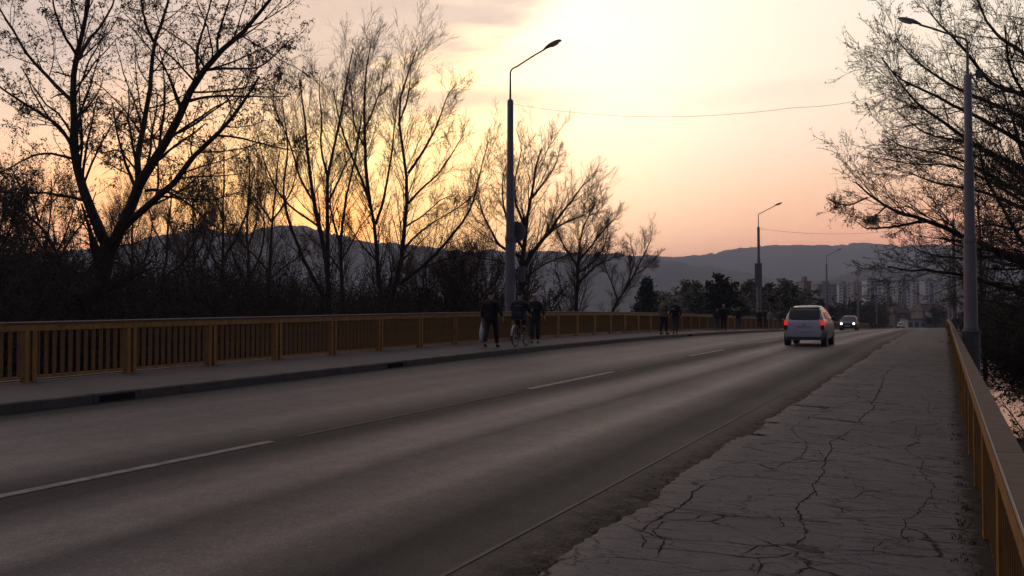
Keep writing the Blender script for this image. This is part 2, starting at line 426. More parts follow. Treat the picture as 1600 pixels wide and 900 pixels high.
def grid_mesh(name, XX, YY, ZZ, smooth=True):
    n, m = XX.shape
    V = np.stack([XX, YY, ZZ], -1).reshape(-1, 3)
    i = np.arange(n*m).reshape(n, m)
    Q = np.stack([i[:-1, :-1], i[1:, :-1], i[1:, 1:], i[:-1, 1:]], -1).reshape(-1, 4)
    return npmesh(name, V, Q, smooth=smooth)
ax, ay = axis(-140, 60, 2.0, 9000), axis(-60, 320, 2.0, 9000)
XX, YY = np.meshgrid(ax, ay, indexing='ij')
link('ground', grid_mesh('ground', XX, YY, land_z(XX, YY)), M['terrain'], kind='structure')
ax2 = np.linspace(-260, 130, 40); ay2 = np.linspace(5, 300, 30)
XX, YY = np.meshgrid(ax2, ay2, indexing='ij')
link('river', grid_mesh('river', XX, YY, np.full_like(XX, -3.6)), M['water'], kind='structure')

def hill(name, depth, pts, base=-4.0, front=900, back=700, seed=1, rough=2.0):
    rs = np.random.RandomState(seed)
    pxs = np.arange(pts[0][0], pts[-1][0]+1, 5.0)
    ys = np.interp(pxs, [p[0] for p in pts], [p[1] for p in pts])
    k = np.hanning(9); k /= k.sum(); ys = np.convolve(np.pad(ys, 4, mode='edge'), k, 'valid')
    rows = []
    c, s = math.cos(PHI), math.sin(PHI)
    crest = np.array([at(x, y, depth) for x, y in zip(pxs, ys)])
    fd = np.array([-s, c])
    nz = np.cumsum(rs.randn(60, len(pxs)), 1)
    for j, u in enumerate(np.linspace(-1, 1, 46)):
        off = (u*front if u < 0 else u*back)
        prof = (math.cos(u*math.pi)+1)/2 if abs(u) < 1 else 0
        P = crest.copy(); P[:, 0] += fd[0]*off; P[:, 1] += fd[1]*off
        wob = np.interp(np.arange(len(pxs)), np.arange(0, len(pxs), 6), rs.randn(len(range(0, len(pxs), 6))))
        h = (crest[:, 2]-base)*prof**.85*(1+.05*wob*min(1, abs(u)*4))
        P[:, 2] = base-2+h+rs.rand(len(pxs))*rough*(prof > .02)*(2.2 if abs(u) < .05 else 1)
        rows.append(P)
    R = np.array(rows)
    return link(name, grid_mesh(name, R[:, :, 0], R[:, :, 1], R[:, :, 2]), M['hill'], kind='structure')
hill('far_hills', 4300, [(500,410),(900,404),(1000,403),(1060,405),(1100,401),(1150,391),(1200,386),(1250,389),(1290,390),(1320,384),(1350,382),(1385,388),(1430,385),(1480,388),(1560,395),(1700,400),(1900,388),(2300,400)], seed=3, front=1300, rough=6)
hill('left_hills', 2900, [(-700,395),(-300,402),(0,402),(150,397),(210,390),(260,377),(300,368),(350,366),(385,371),(430,361),(480,359),(530,371),(580,383),(640,386),(700,393),(750,399),(830,396),(950,401),(1010,410),(1100,421),(1200,440),(1300,470)], seed=5, front=1100, rough=5)
hill('middle_hills', 2200, [(850,470),(950,455),(1100,447),(1230,446),(1300,438),(1340,425),(1390,420),(1440,427),(1500,437),(1600,441),(1800,440),(2200,430)], seed=9, front=700, back=500, rough=4)

# ---------------------------------------------------------------- bridge deck, road, pavements
def strip(name, x0, x1, s0, s1, m, dz=0.0, nx=2, ds=1.0, x0f=None, x1f=None, side=0.0, kind='structure'):
    ss = np.arange(s0, s1+1e-6, ds) if ds < (s1-s0) else np.array([s0, s1])
    n = len(ss); cols = []
    for j in range(nx+1):
        u = j/nx
        a = x0 if x0f is None else x0f(ss); b = x1 if x1f is None else x1f(ss)
        X = a*(1-u)+b*u+np.zeros(n)
        cols.append((X, zs(X, ss)+dz))
    if side:
        X, Z = cols[0]; cols.insert(0, (X-.004, Z-side)); X, Z = cols[-1]; cols.append((X+.004, Z-side))
    XX = np.stack([c[0] for c in cols]); ZZ = np.stack([c[1] for c in cols]); YY = np.tile(ss, (len(cols), 1))
    return link(name, grid_mesh(name, XX, YY, ZZ, smooth=False), m, kind=kind)
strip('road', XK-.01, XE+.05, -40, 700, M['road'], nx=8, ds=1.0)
strip('road_left_verge', -15.1, XK-.16, BR_END, 700, M['terrain'], dz=.1, ds=2)
strip('left_pavement', -15.0, XK-.155, -40, 420, M['walk_l'], dz=.15, nx=4)
rs0 = np.random.RandomState(4)
_jag = np.cumsum(rs0.randn(9000))*.012; _jag -= np.convolve(np.pad(_jag, 60, mode='edge'), np.ones(121)/121, 'valid')
_jag += rs0.randn(9000)*.012
def edge_x(s):
    big = .03*np.sin(s*.9)+.02*np.sin(s*2.3+1)
    notch = -.0
    j = np.interp(s, np.arange(9000)*.08-40, _jag)
    return XE+big+np.clip(j, -.07, .07)
strip('right_pavement', XE, .46, -40, 420, M['walk_r'], dz=.03, nx=10, ds=.08 if True else 1, x0f=edge_x, side=.06)
# deck slab below, with edge beams
mb = MB()
ssb = list(np.arange(-40, BR_END+1, 5.0))
for a, b in zip(ssb[:-1], ssb[1:]):
    for (xa, xb, top, th) in ((-15.0, .46, -.012, .9), (-15.12, -15.0, .17, .75), (.46, .56, .045, .75)):
        z = [[float(zs(x, s)) for x in (xa, xb)] for s in (a, b)]
        P = [(xa, a, z[0][0]+top), (xb, a, z[0][1]+top), (xb, b, z[1][1]+top), (xa, b, z[1][0]+top)]
        P += [(p[0], p[1], p[2]-th) for p in P]
        mb.add(P, [(0,1,2,3), (7,6,5,4), (0,4,5,1), (1,5,6,2), (2,6,7,3), (3,7,4,0)])
mb.build('bridge_deck', M['concrete'], kind='structure')
# left kerb, stone by stone; two drain mouths where the photo shows gaps
kerb = tag(bpy.data.objects.new('kerb', None), 'low grey kerb along the left pavement with drain mouths', 'kerb'); COL.objects.link(kerb); kerb['kind'] = 'structure'
del kerb['category']
ksrc = {}
drains = [11.6, 17.9+3.2, 30.5, 52.0]
def kerbmesh(L):
    mb = MB(); w = .155; h = .155; ch = .02
    P = []
    for y in (0.006, L-.006):
        P += [(-w, y, -.12), (0, y, -.12), (0, y, h-ch), (-ch, y, h), (-w, y, h)]
    mb.add(P, [(4,3,2,1,0), (5,6,7,8,9), (0,1,6,5), (1,2,7,6), (2,3,8,7), (3,4,9,8), (4,0,5,9)]); return mb.mesh('kerb_stone')
km = kerbmesh(1.0); km.materials.append(M['kerb']); kd = kerbmesh(.99)
for v in kd.vertices:
    if v.co.x > -.03 and v.co.z < .12: v.co.x = -.10
kd.materials.append(M['crack'])
rr = random.Random(7)
for s in np.arange(4, 150, 1.0):
    dr = any(abs(s-d) < .5 for d in drains)
    z = float(zs(XK, s)); z1 = float(zs(XK, s+1))
    o = link('kerb_stone', km, None, kerb, (XK+rr.uniform(-.006, .006), s, z+rr.uniform(-.004, .004)))
    o.rotation_euler = (math.atan(z1-z), 0, 0)
    if dr:
        o.scale = (1, 1, 1); dmb = MB().box(0, .006, .12, .88, .015, .115)
        d = dmb.build('drain_mouth', M['crack'], kerb, loc=(XK+.006, s, z)); d.rotation_euler = (math.atan(z1-z), 0, 0)
mb = MB()
for s in list(np.arange(-40, 4, 1.0))+list(np.arange(150, 420, 2.0)):
    L = 1.0 if s < 4 else 2.0
    za, zb = float(zs(XK, s)), float(zs(XK, s+L))
    P = [(XK-.155, s, za-.1), (XK, s, za-.1), (XK, s, za+.155), (XK-.155, s, za+.155), (XK-.155, s+L, zb-.1), (XK, s+L, zb-.1), (XK, s+L, zb+.155), (XK-.155, s+L, zb+.155)]
    mb.add(P, [(0,3,2,1), (4,5,6,7), (0,1,5,4), (1,2,6,5), (2,3,7,6), (3,0,4,7)])
mb.build('kerb_row', M['kerb'], kerb, kind='stuff')
# road markings
marks = bpy.data.objects.new('road_markings', None); COL.objects.link(marks); marks['kind'] = 'structure'
def dash(x, s0, s1, w, m):
    o = strip('lane_dash', x-w/2, x+w/2, s0, s1, m, dz=.006, nx=1, ds=.5); o.parent = marks; del o['kind']; return o
for k in range(-2, 26):
    s0 = 4.6+13.75*k; dash(-7.52-.012*max(0, s0-20)*.3, s0, s0+5.5, .13, M['line'])
    if k < 6: dash(-7.50, s0+6.0, s0+13.2, .06, M['line_faint'])
o = strip('edge_line', -2.99, -2.955, -30, 300, M['line_faint'], dz=.006, nx=1, ds=1); o.parent = marks; del o['kind']

# cracks in the right pavement, traced: (x,y) lists in the enlarged crop (2.368x, offset 1000,520)
CR = [
 (.022,[(430,900),(437,870),(430,835)]),
 (.030,[(575,790),(590,730),(565,680),(580,630),(625,600),(655,545),(685,515),(690,480),(735,430),(730,400),(775,380),(790,360),(875,348)]),
 (.045,[(810,335),(820,300),(855,285),(830,260),(860,240),(895,195),(920,150),(945,120)]),
 (.022,[(0,800),(180,810),(300,822),(430,833),(520,832),(595,815)]),(.018,[(370,825),(430,797),(575,787),(700,805),(850,806),(980,820)]),
 (.016,[(60,668),(180,665),(300,675),(540,685),(720,682),(900,685),(1080,682)]),(.018,[(245,672),(210,690),(90,700),(60,740),(80,780),(50,840)]),
 (.014,[(310,625),(430,628),(540,630),(590,620)]),(.022,[(270,530),(380,534),(480,535),(560,528),(660,525)]),(.013,[(285,545),(400,540),(560,546),(640,542)]),
 (.020,[(390,455),(560,468),(690,475),(780,478),(880,483)]),(.022,[(490,380),(560,383),(620,385),(760,385)]),(.014,[(600,415),(700,412),(800,420)]),
 (.020,[(540,305),(700,305),(830,308)]),(.018,[(600,270),(760,278)]),(.02,[(650,235),(790,240)]),(.03,[(730,185),(890,190)]),
 (.020,[(920,765),(1020,768),(1120,778),(1220,788)]),(.014,[(760,685),(830,700),(900,712),(1000,720),(1190,712)]),(.018,[(1060,583),(1130,584),(1200,588)]),
 (.014,[(1000,635),(1100,636),(1215,632)]),(.013,[(740,680),(740,650),(790,638)]),(.014,[(800,620),(830,592),(900,588),(1000,580)]),(.016,[(1020,515),(1100,520),(1190,522)]),
 (.018,[(1080,430),(1190,435)]),(.02,[(1110,335),(1195,343)]),(.016,[(1050,460),(1190,465)]),(.014,[(600,725),(720,728),(860,740),(960,768),(1050,750)]),
 (.013,[(640,580),(660,610),(740,628),(900,632)]),(.014,[(500,670),(520,700),(530,715),(480,735)]),(.012,[(530,715),(600,725)]),
 (.025,[(0,740),(60,690),(100,660),(180,620),(190,590),(250,560)]),(.02,[(10,800),(18,770),(0,745)]),(.016,[(390,820),(560,826)]),
 (.012,[(700,830),(780,850),(880,890)]),(.012,[(850,820),(880,790),(910,770)]),(.012,[(660,430),(680,460),(720,470)]),(.012,[(340,660),(400,650),(450,652)]),
 (.03,[(1060,60),(1140,64)]),(.02,[(940,300),(1060,305)]),(.012,[(1010,560),(1180,556)]),(.012,[(1020,495),(1190,492)]),
 (.02,[(1120,300),(1195,302)]),(.025,[(1120,240),(1185,238)]),(.02,[(1110,390),(1195,388)]),(.03,[(900,55),(960,50)]),(.03,[(640,180),(760,170)]),
 (.012,[(420,900),(470,860),(560,850),(640,870)]),(.012,[(600,870),(700,858),(820,862)]),
]
V = []; Q = []
rc = np.random.RandomState(12)
CW = [(w*.8 if w < .03 else w*.6, [np.array(ground(1000+x/2.368, 520+y/2.368, .03)) for x, y in pl]) for w, pl in CR]
s_ = 6.4
while s_ < 75:
    s_ += rc.uniform(.35, .8)*(1+s_/60)
    xa = rc.uniform(-2.3, -1.2) if rc.rand() < .6 else rc.uniform(-1.2, -.4); xb = min(.12, xa+rc.uniform(.7, 2.4))
    CW.append((rc.uniform(.006, .014), [np.array([xa+(xb-xa)*u, s_+rc.randn()*.06+u*rc.uniform(-.15, .15)]) for u in (0, .3, .6, 1)]))
CW.append((.022, [np.array([-.85-.0045*(q-30)+.16*math.sin(q*.9)+rc.randn()*.07, q]) for q in np.arange(30, 90, 1.3)]))
CW.append((.014, [np.array([-1.75+.12*math.sin(q*.7)+rc.randn()*.06, q]) for q in np.arange(11, 30, 1.0)]))
CW.append((.012, [np.array([-.30+.10*math.sin(q*.8)+rc.randn()*.05, q]) for q in np.arange(8, 22, .9)]))
for k in range(26):
    q = 6.5+rc.rand()*24; x0_ = rc.uniform(-2.2, 0); a_ = rc.uniform(0, 6.28); L_ = rc.uniform(.2, .7)
    CW.append((.010, [np.array([x0_, q]), np.array([x0_+L_*.5*math.cos(a_), q+L_*.5*math.sin(a_)]), np.array([x0_+L_*math.cos(a_+.7), q+L_*math.sin(a_+.7)])]))
for w, P in CW:
    pts = [P[0]]
    for a, b in zip(P[:-1], P[1:]):
        L = np.linalg.norm(b-a); n = max(2, int(L/.06))
        for i in range(1, n+1): pts.append(a+(b-a)*i/n)
    pts = np.array(pts); n = len(pts)
    jit = np.cumsum(rc.randn(n, 2)*.011, 0); u = np.linspace(0, 1, n)[:, None]; jit = jit-(jit[0]*(1-u)+jit[-1]*u)
    pts = pts+jit+rc.randn(n, 2)*.004
    d = np.gradient(pts, axis=0); d /= np.linalg.norm(d, axis=1)[:, None]+1e-9
    nn = np.stack([-d[:, 1], d[:, 0]], 1)
    ww = w*.42*(.3+.9*rc.rand(n))*np.minimum(1, np.minimum(np.arange(n), np.arange(n)[::-1])/3+.15)
    b = sum(len(v) for v in V)
    A = pts+nn*ww[:, None]; B = pts-nn*ww[:, None]
    for Z, dz in ((A, .0335), (B, .0335)): V.append(np.column_stack([Z, zs(Z[:, 0], Z[:, 1])+dz]))
    i = np.arange(n-1); Q.append(np.stack([b+i, b+i+1, b+n+i+1, b+n+i], 1))
o = link('pavement_cracks', npmesh('pavement_cracks', np.concatenate(V), np.concatenate(Q)), M['crack'], kind='stuff')
tag(o, 'dark branching cracks across the worn right-hand pavement', 'cracks', kind='stuff')
# broken asphalt chips along the edge, weeds and dirt by the rail
def chips(name, n, fx, fs, size, m, label, cat, seed, dz=.0):
    rs = np.random.RandomState(seed); V = []; T = []; b = 0
    for i in range(n):
        s = fs(rs); x = fx(rs, s); k = rs.randint(5, 8); r = size*(.35+rs.rand()**2*1.4); h = r*(.2+.3*rs.rand())
        a = np.sort(rs.rand(k)*2*np.pi); rr_ = r*(.6+.6*rs.rand(k)); z = float(zs(x, s))+dz
        ring = np.column_stack([x+np.cos(a)*rr_*1.2, s+np.sin(a)*rr_, np.full(k, z-.005)])
        top = np.column_stack([x+np.cos(a)*rr_*.8, s+np.sin(a)*rr_*.7, np.full(k, z+h)+rs.rand(k)*h*.4])
        V += [ring, top, np.array([[x, s, z+h*1.1]])]
        for j in range(k):
            j2 = (j+1) % k
            T += [(b+j, b+j2, b+k+j2), (b+j, b+k+j2, b+k+j), (b+k+j, b+k+j2, b+2*k)]
        b += 2*k+1
    o = link(name, npmesh(name, np.concatenate(V), T=np.array(T)), m); tag(o, label, cat, kind='stuff'); return o
chips('asphalt_chips', 1100, lambda r, s: float(edge_x(s))-abs(r.randn())*.10+.03, lambda r: 3+45*r.rand()**1.8, .012, M['debris'], 'crumbled asphalt chips along the broken edge of the right pavement', 'rubble', 3)
chips('rail_foot_dirt', 2200, lambda r, s: .22-abs(r.randn())*.06, lambda r: 4+60*r.rand()**1.6, .006, M['moss'], 'dark soil and crumbs gathered at the foot of the right railing', 'dirt', 5, dz=.03)
slabs = MB(); rs1 = random.Random(5)
for (x, y, r) in ((1206,664,.13),(1184,683,.15),(1305,591,.2)):   # dark holes in the edge
    X, Y = ground(x, y); k = 19; z = float(zs(X, Y))+.036
    P = [(X+math.cos(a)*r*rs1.uniform(.35, 1.25)*.9, Y+math.sin(a)*r*rs1.uniform(.3, 1.1)*.7, z) for a in [2*math.pi*i/k for i in range(k)]]
    slabs.add(P, [tuple(range(k))])
o = slabs.build('pavement_holes', M['crack']); tag(o, 'dark broken-out holes in the edge between road and right pavement', 'holes', kind='stuff')
# tufts of dry weeds
def blades(name, pts, h, m, label, cat, seed, nper=7):
    rs = np.random.RandomState(seed); V = []; T = []; b = 0
    for (x, y, z) in pts:
        for i in range(nper):
            a = rs.rand()*2*np.pi; l = h*(.4+.8*rs.rand()); w = .006
            px, py = x+rs.randn()*.03, y+rs.randn()*.05; d = np.array([np.cos(a), np.sin(a)])*l*.6
            V += [[px-w, py, z], [px+w, py, z], [px+d[0], py+d[1], z+l]]; T.append((b, b+1, b+2)); b += 3
    o = link(name, npmesh(name, V, T=np.array(T)), m); tag(o, label, cat, kind='stuff'); return o
rs = np.random.RandomState(8); pts = []
for i in range(26):
    s = 4.5+14*rs.rand()**1.2; x = .17-.10*rs.rand(); pts.append((x, s, float(zs(x, s))+.03))
blades('weeds', pts, .03, M['moss'], 'small weeds sprouting along the foot of the right railing', 'weeds', 9)

# ---------------------------------------------------------------- railings
def railing(name, label, X, side, RH, dz, s0, s1, nfull):
    """side=+1: pavement lies towards +X of the rail (left railing); -1 the other way"""
    root = thing(name, label, 'railing', (X, s0, 0))
    PITCHP = 2.4; posts = np.arange(s0, s1, PITCHP)
    # post: two flats with a recessed web
    pm = MB(); d = .06
    pm.box(-d, d, -.125, -.035, 0, RH-.15); pm.box(-d, d, .035, .125, 0, RH-.15); pm.box(-.02, .02, -.035, .035, 0, RH-.15)
    pm.box(-.063, .063, -.14, .14, -.02, .012)
    pmesh = pm.mesh('post'); pmesh.materials.append(M['orange'])
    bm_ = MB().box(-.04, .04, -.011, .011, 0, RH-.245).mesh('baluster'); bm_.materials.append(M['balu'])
    for s in posts:
        link('post', pmesh, None, root, (0, s-s0, float(zs(X, s))+dz))
    bal = []
    for s in posts:
        for j in range(12):
            bal.append(s+.2+.1818*j)
    near = sorted(bal, key=lambda s: abs(s-13) if side > 0 else abs(s-3))[:298]
    ns = set(near)
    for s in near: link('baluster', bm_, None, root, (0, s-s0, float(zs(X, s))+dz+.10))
    mb = MB()
    for s in bal:
        if s in ns: continue
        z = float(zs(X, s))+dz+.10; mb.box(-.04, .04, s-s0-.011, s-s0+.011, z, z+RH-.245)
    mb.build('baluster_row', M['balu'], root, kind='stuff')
    # sections of top beam, cap, bottom rail
    sec = 7.2; a = s0-.0; rj = random.Random(3)
    o0 = 5.6 if side > 0 else 0
    cuts = [s0]+[c for c in np.arange(s0+2.45, s1, sec)]+[s1]
    def prism(xa, xb, za, zb, sa, sb, nm, m, gap=.006, ds=1.2):
        ss = np.linspace(sa+gap, sb-gap, max(2, int((sb-sa)/ds)+1)); mb = MB(); P = []
        for s in ss:
            z = float(zs(X, s))+dz; P += [(xa, s-s0, z+za), (xb, s-s0, z+za), (xb, s-s0, z+zb), (xa, s-s0, z+zb)]
        Fs = [(3,2,1,0)]
        for i in range(len(ss)-1):
            b = 4*i
            for k in range(4): Fs.append((b+k, b+(k+1) % 4, b+4+(k+1) % 4, b+4+k))
        b = 4*(len(ss)-1); Fs.append((b, b+1, b+2, b+3))
        return mb.add(P, Fs).build(nm, m, root)
    for ca, cb in zip(cuts[:-1], cuts[1:]):
        if cb-ca < .05: continue
        prism(-.055, .055, RH-.165, RH-.05, ca, cb, 'top_beam', M['orange'])
        c = prism(-.06, .080, RH-.05, RH, ca, cb, 'handrail_cap', M['cap']) if side < 0 else prism(-.095, .075, RH-.05, RH, ca, cb, 'handrail_cap', M['cap'])
        e = prism(.075, .079, RH-.016, RH+.003, ca, cb, 'edge_highlight', M['cap_edge']) if side > 0 else prism(-.064, -.06, RH-.02, RH+.003, ca, cb, 'edge_highlight', M['cap_edge'])  # thin pale strip standing in for the edge highlight
        prism(-.03, .03, .055, .10, ca, cb, 'bottom_rail', M['orange'])
    return root
railing('bridge_railing', 'ochre yellow steel railing with balusters along the left pavement behind the walkers', XLR-.07, +1, 1.06, .15, 12.96-2.4*12, 247, 300)
railing('bridge_railing', 'ochre yellow steel railing close on the right with broad dark handrail', XRR+.075, -1, .95, .03, -25.0, 247, 300)

# ---------------------------------------------------------------- street lamps
def lamp_meshes(tag_=''):
    out = {}
    mb = MB(); mb.lathe([(.27,-.9),(.27,.98),(.30,.99),(.30,1.04),(.24,1.06),(.22,1.12)], 20); out['pedestal'] = (mb.mesh('pedestal', True), M['pole_dark'])
    mb = MB(); mb.lathe([(.21,1.1),(.20,3.0),(.19,3.92),(.215,3.94),(.215,4.07),(.17,4.09),(.155,6.0),(.15,6.5),(.13,6.52),(.12,9.40),(.08,9.45)], 18); out['pole'] = (mb.mesh('pole', True), M['pole'])
    pts = [(0,0,9.40),(0,0,10.15),(0,0,10.50)]+[(.35*(1-math.cos(a)), 0, 10.50+.35*math.sin(a)*.62) for a in (.35,.7,1.05,1.3)]+[(1.05,0,11.10),(1.45,0,11.27)]
    mb = MB().tube(pts, [.045,.04,.036,.034,.034,.034,.034,.034,.034], 8); out['arm'] = (mb.mesh('arm', True), M['lamp_head'])
    Mx = Matrix.Translation((1.40, 0, 11.26)) @ Matrix.Rotation(-rad(22), 4, 'Y')
    mb = MB(); P = []; Fs = []; xs = [0,.12,.3,.55,.72,.78]; hw = [.05,.09,.14,.155,.12,.06]; ht = [.04,.08,.12,.11,.07,.02]
    for i, x in enumerate(xs):
        for k in range(10):
            a = math.pi*k/9; P.append((x, -hw[i]*math.cos(a), ht[i]*math.sin(a)))
    for i in range(5):
        for k in range(9): Fs.append((i*10+k, i*10+k+1, i*10+k+11, i*10+k+10))
        Fs.append((i*10+9, i*10, i*10+10, i*10+19))
    Fs += [tuple(range(10)), tuple(range(50, 60))[::-1]]
    mb.add(P, Fs, Mx); out['lamp_housing'] = (mb.mesh('lamp_housing', True), M['lamp_head'])
    mb = MB(); n = 14
    P = [(.47+.24*math.cos(2*math.pi*k/n), .12*math.sin(2*math.pi*k/n), -.004) for k in range(n)]+[(.47+.17*math.cos(2*math.pi*k/n), .08*math.sin(2*math.pi*k/n), -.065) for k in range(n)]
    mb.add(P, [(k, n+k, n+(k+1) % n, (k+1) % n) for k in range(n)]+[tuple(range(n, 2*n))[::-1]], Mx); out['lens'] = (mb.mesh('lens', True), M['lens'])
    for me, m in out.values(): me.materials.append(m)
    return out
LM = lamp_meshes()
def lamp(X, s, label, face, src=None):
    z = float(zs(X, s))
    o = thing('street_lamp', label, 'street lamp', (X, s, z), 0 if face > 0 else math.pi, 'street lamps along both sides of the bridge')
    for k, (me, m) in LM.items(): link(k, me, None, o)
    return o
XLP, XRP = -15.42, .80
ls = [35.7, 92.6, 150, 207, 265, 322]
L1 = lamp(XLP, ls[0], 'tall grey street lamp standing behind the three nearest walkers, tallest on the left side', 1)
L2 = lamp(XLP, ls[1], 'street lamp with dark upright panel on its pole, left of the silver car', 1)
lamp(XLP, ls[2], 'third street lamp on the left side, rising behind the silver car roof', 1)
lamp(XLP, ls[3], 'small far street lamp right above the oncoming car with lit headlights', 1)
lamp(XLP, ls[4], 'tiny far street lamp before the pale housing blocks, fifth on the left side', 1)
lamp(XLP, ls[5], 'faintest street lamp of the left side, sixth in its row', 1)
R1 = lamp(XRP, 36.0, 'tall street lamp just outside the right railing, in front of the big bare tree', -1)
R2 = lamp(XRP, 93.0, 'second street lamp outside the right railing, seen between the branches', -1)
lamp(XRP, 150, 'third street lamp on the right side, at the far end of the right railing', -1)
lamp(XRP, 207, 'farthest street lamp on the right side', -1)
# a bracket box on the first right lamp, seen at its top
b_ = MB().box(-.46,-.24,-.08,.08,9.30,9.57); b_.box(-.26,-.05,-.02,.02,9.40,9.44); b_.build('bracket_box', M['pole_dark'], R1)
# signs on the first left lamp
mb = MB(); 
Rx = Matrix.Rotation(math.pi/2, 4, 'X')
mb.lathe([(.02,-.02),(.42,-.02),(.42,.015),(.02,.015)], 28, Matrix.Translation((.10, .30, 4.30)) @ Rx)
sg = mb.build('round_sign_back', M['sign'], None, True, loc=(XLP, ls[0], float(zs(XLP, ls[0]))))
tag(sg, 'round grey road sign seen from behind on the tall left street lamp', 'road sign')
cl = MB().box(-.16,.30,.2,.23,4.30,4.34); cl.box(-.16,.30,.2,.23,4.48,4.52); cl.build('clamp', M['pole_dark'], sg)
mb = MB().box(.20,.52,.24,.27,2.35,2.95); mb.box(-.1,.2,.22,.24,2.5,2.54); sg2 = mb.build('rectangular_sign', M['sign'], None, loc=(XLP, ls[0], float(zs(XLP, ls[0]))))
tag(sg2, 'small rectangular plate below the round sign on the tall left street lamp', 'sign')
mb = MB().box(-.32,.32,-.22,-.15,4.10,6.10); mb.box(-.35,.35,-.225,-.145,4.07,4.13); mb.box(-.35,.35,-.225,-.145,6.07,6.13)
pn = mb.build('advertising_panel', M['sign'], None, loc=(XLP, ls[1], float(zs(XLP, ls[1])))); tag(pn, 'dark upright advertising panel on the second left street lamp', 'panel')
# overhead cables
def cable(name, P, label, r=.012, sub=14):
    pts = []
    for (a, b, sag) in P:
        a, b = Vector(a), Vector(b)
        for i in range(sub+1):
            u = i/sub; p = a.lerp(b, u); p.z -= 4*sag*u*(1-u)
            if pts and i == 0: continue
            pts.append(p)
    o = MB().tube(pts, r, 5).build('overhead_cable', M['cable'], smooth=True); tag(o, label, 'cable', 'overhead cables across the road')
def top(X, s): return (X, s, float(zs(X, s))+9.3)
A, B = Vector(top(XLP, ls[0])), Vector(top(XRP, 36.0))
Kp = Vector(at(1242, 168, 34.2))
B.z += .7
cable('cable', [(A, Kp, .42), (Kp, B, .40)], 'thin sagging cable high across the sky between the two nearest lamps', .006)
A2, B2 = Vector(top(XLP, ls[1])), Vector(top(XRP, 93.0))
cable('cable', [(A2, B2, .75)], 'thin cable low over the far hills between the second pair of lamps', .012)

# ---------------------------------------------------------------- trees (all twigs are real tubes)
def tubes(P, R, sides):
    N, k, _ = P.shape
    T = np.gradient(P, axis=1); T /= np.linalg.norm(T, axis=2, keepdims=True)+1e-9
    ref = np.zeros_like(T); ref[..., 2] = 1; flat = np.abs(T[..., 2:3]) > .93
    ref = np.where(flat, np.array([1., 0, 0]), ref)
    # one reference per polyline keeps the rings from twisting
    ref = np.repeat(ref[:, :1], k, 1)
    U = np.cross(T, ref); U /= np.linalg.norm(U, axis=2, keepdims=True)+1e-9; Wv = np.cross(T, U)
    a = 2*np.pi*np.arange(sides)/sides
    V = P[:, :, None]+R[:, :, None, None]*(U[:, :, None]*np.cos(a)[None, None, :, None]+Wv[:, :, None]*np.sin(a)[None, None, :, None])
    idx = np.arange(N*k*sides).reshape(N, k, sides); nx = np.roll(idx, -1, 2)
    Q = np.stack([idx[:, :-1], nx[:, :-1], nx[:, 1:], idx[:, 1:]], -1).reshape(-1, 4)
    return V.reshape(-1, 3), Q
def join(parts):
    V = []; Q = []; b = 0
    for v, q in parts: V.append(v); Q.append(q+b); b += len(v)
    return np.concatenate(V), np.concatenate(Q)
def resample(pl, k):
    pl = np.asarray(pl, float); d = np.r_[0, np.cumsum(np.linalg.norm(np.diff(pl[:, :3], axis=0), axis=1))]
    u = np.linspace(0, d[-1], k); out = np.stack([np.interp(u, d, pl[:, i]) for i in range(pl.shape[1])], 1)
    sm = out.copy(); sm[1:-1] = (out[:-2]+2*out[1:-1]+out[2:])/4; return sm
def grow(P, R, m, lenf, ang, k, rs, wander=.18, up=.08, tmin=.2, rr_=.62, rmin=.004, lmin=.15, lmax=99, taper=.35, decay=.5, tmax=.98, drift=None):
    N, kk, _ = P.shape
    plen = np.linalg.norm(np.diff(P, axis=1), axis=2).sum(1)
    t = tmin+(tmax-tmin)*((np.arange(m)[None, :]+rs.rand(N, m))/m)
    f = t*(kk-1); i0 = np.minimum(f.astype(int), kk-2); w = (f-i0)[..., None]
    n = np.arange(N)[:, None]
    pos = P[n, i0]*(1-w)+P[n, i0+1]*w
    tan = P[n, i0+1]-P[n, i0]; tan /= np.linalg.norm(tan, axis=2, keepdims=True)+1e-9
    rad_ = R[n, i0]*(1-w[..., 0])+R[n, i0+1]*w[..., 0]
    rv = rs.randn(N, m, 3); perp = rv-(rv*tan).sum(2, keepdims=True)*tan; perp /= np.linalg.norm(perp, axis=2, keepdims=True)+1e-9
    a = np.radians(ang*(.7+.6*rs.rand(N, m, 1)))
    d = tan*np.cos(a)+perp*np.sin(a)
    L = plen[:, None]*lenf*(1-decay*(t-tmin))*(.6+.8*rs.rand(N, m)); L = np.clip(L, lmin, lmax)
    pos = pos.reshape(-1, 3); d = d.reshape(-1, 3); L = L.reshape(-1); r0 = np.maximum(rad_.reshape(-1)*rr_, rmin)
    P2 = np.zeros((len(L), k, 3)); P2[:, 0] = pos; step = (L/(k-1))[:, None]
    for j in range(1, k):
        d = d+rs.randn(*d.shape)*wander; d[:, 2] += up
        if drift is not None: d += drift
        d /= np.linalg.norm(d, axis=1, keepdims=True)+1e-9
        P2[:, j] = P2[:, j-1]+d*step
    R2 = np.maximum(r0[:, None]*np.linspace(1, taper, k)[None], rmin*.8)
    return P2, R2
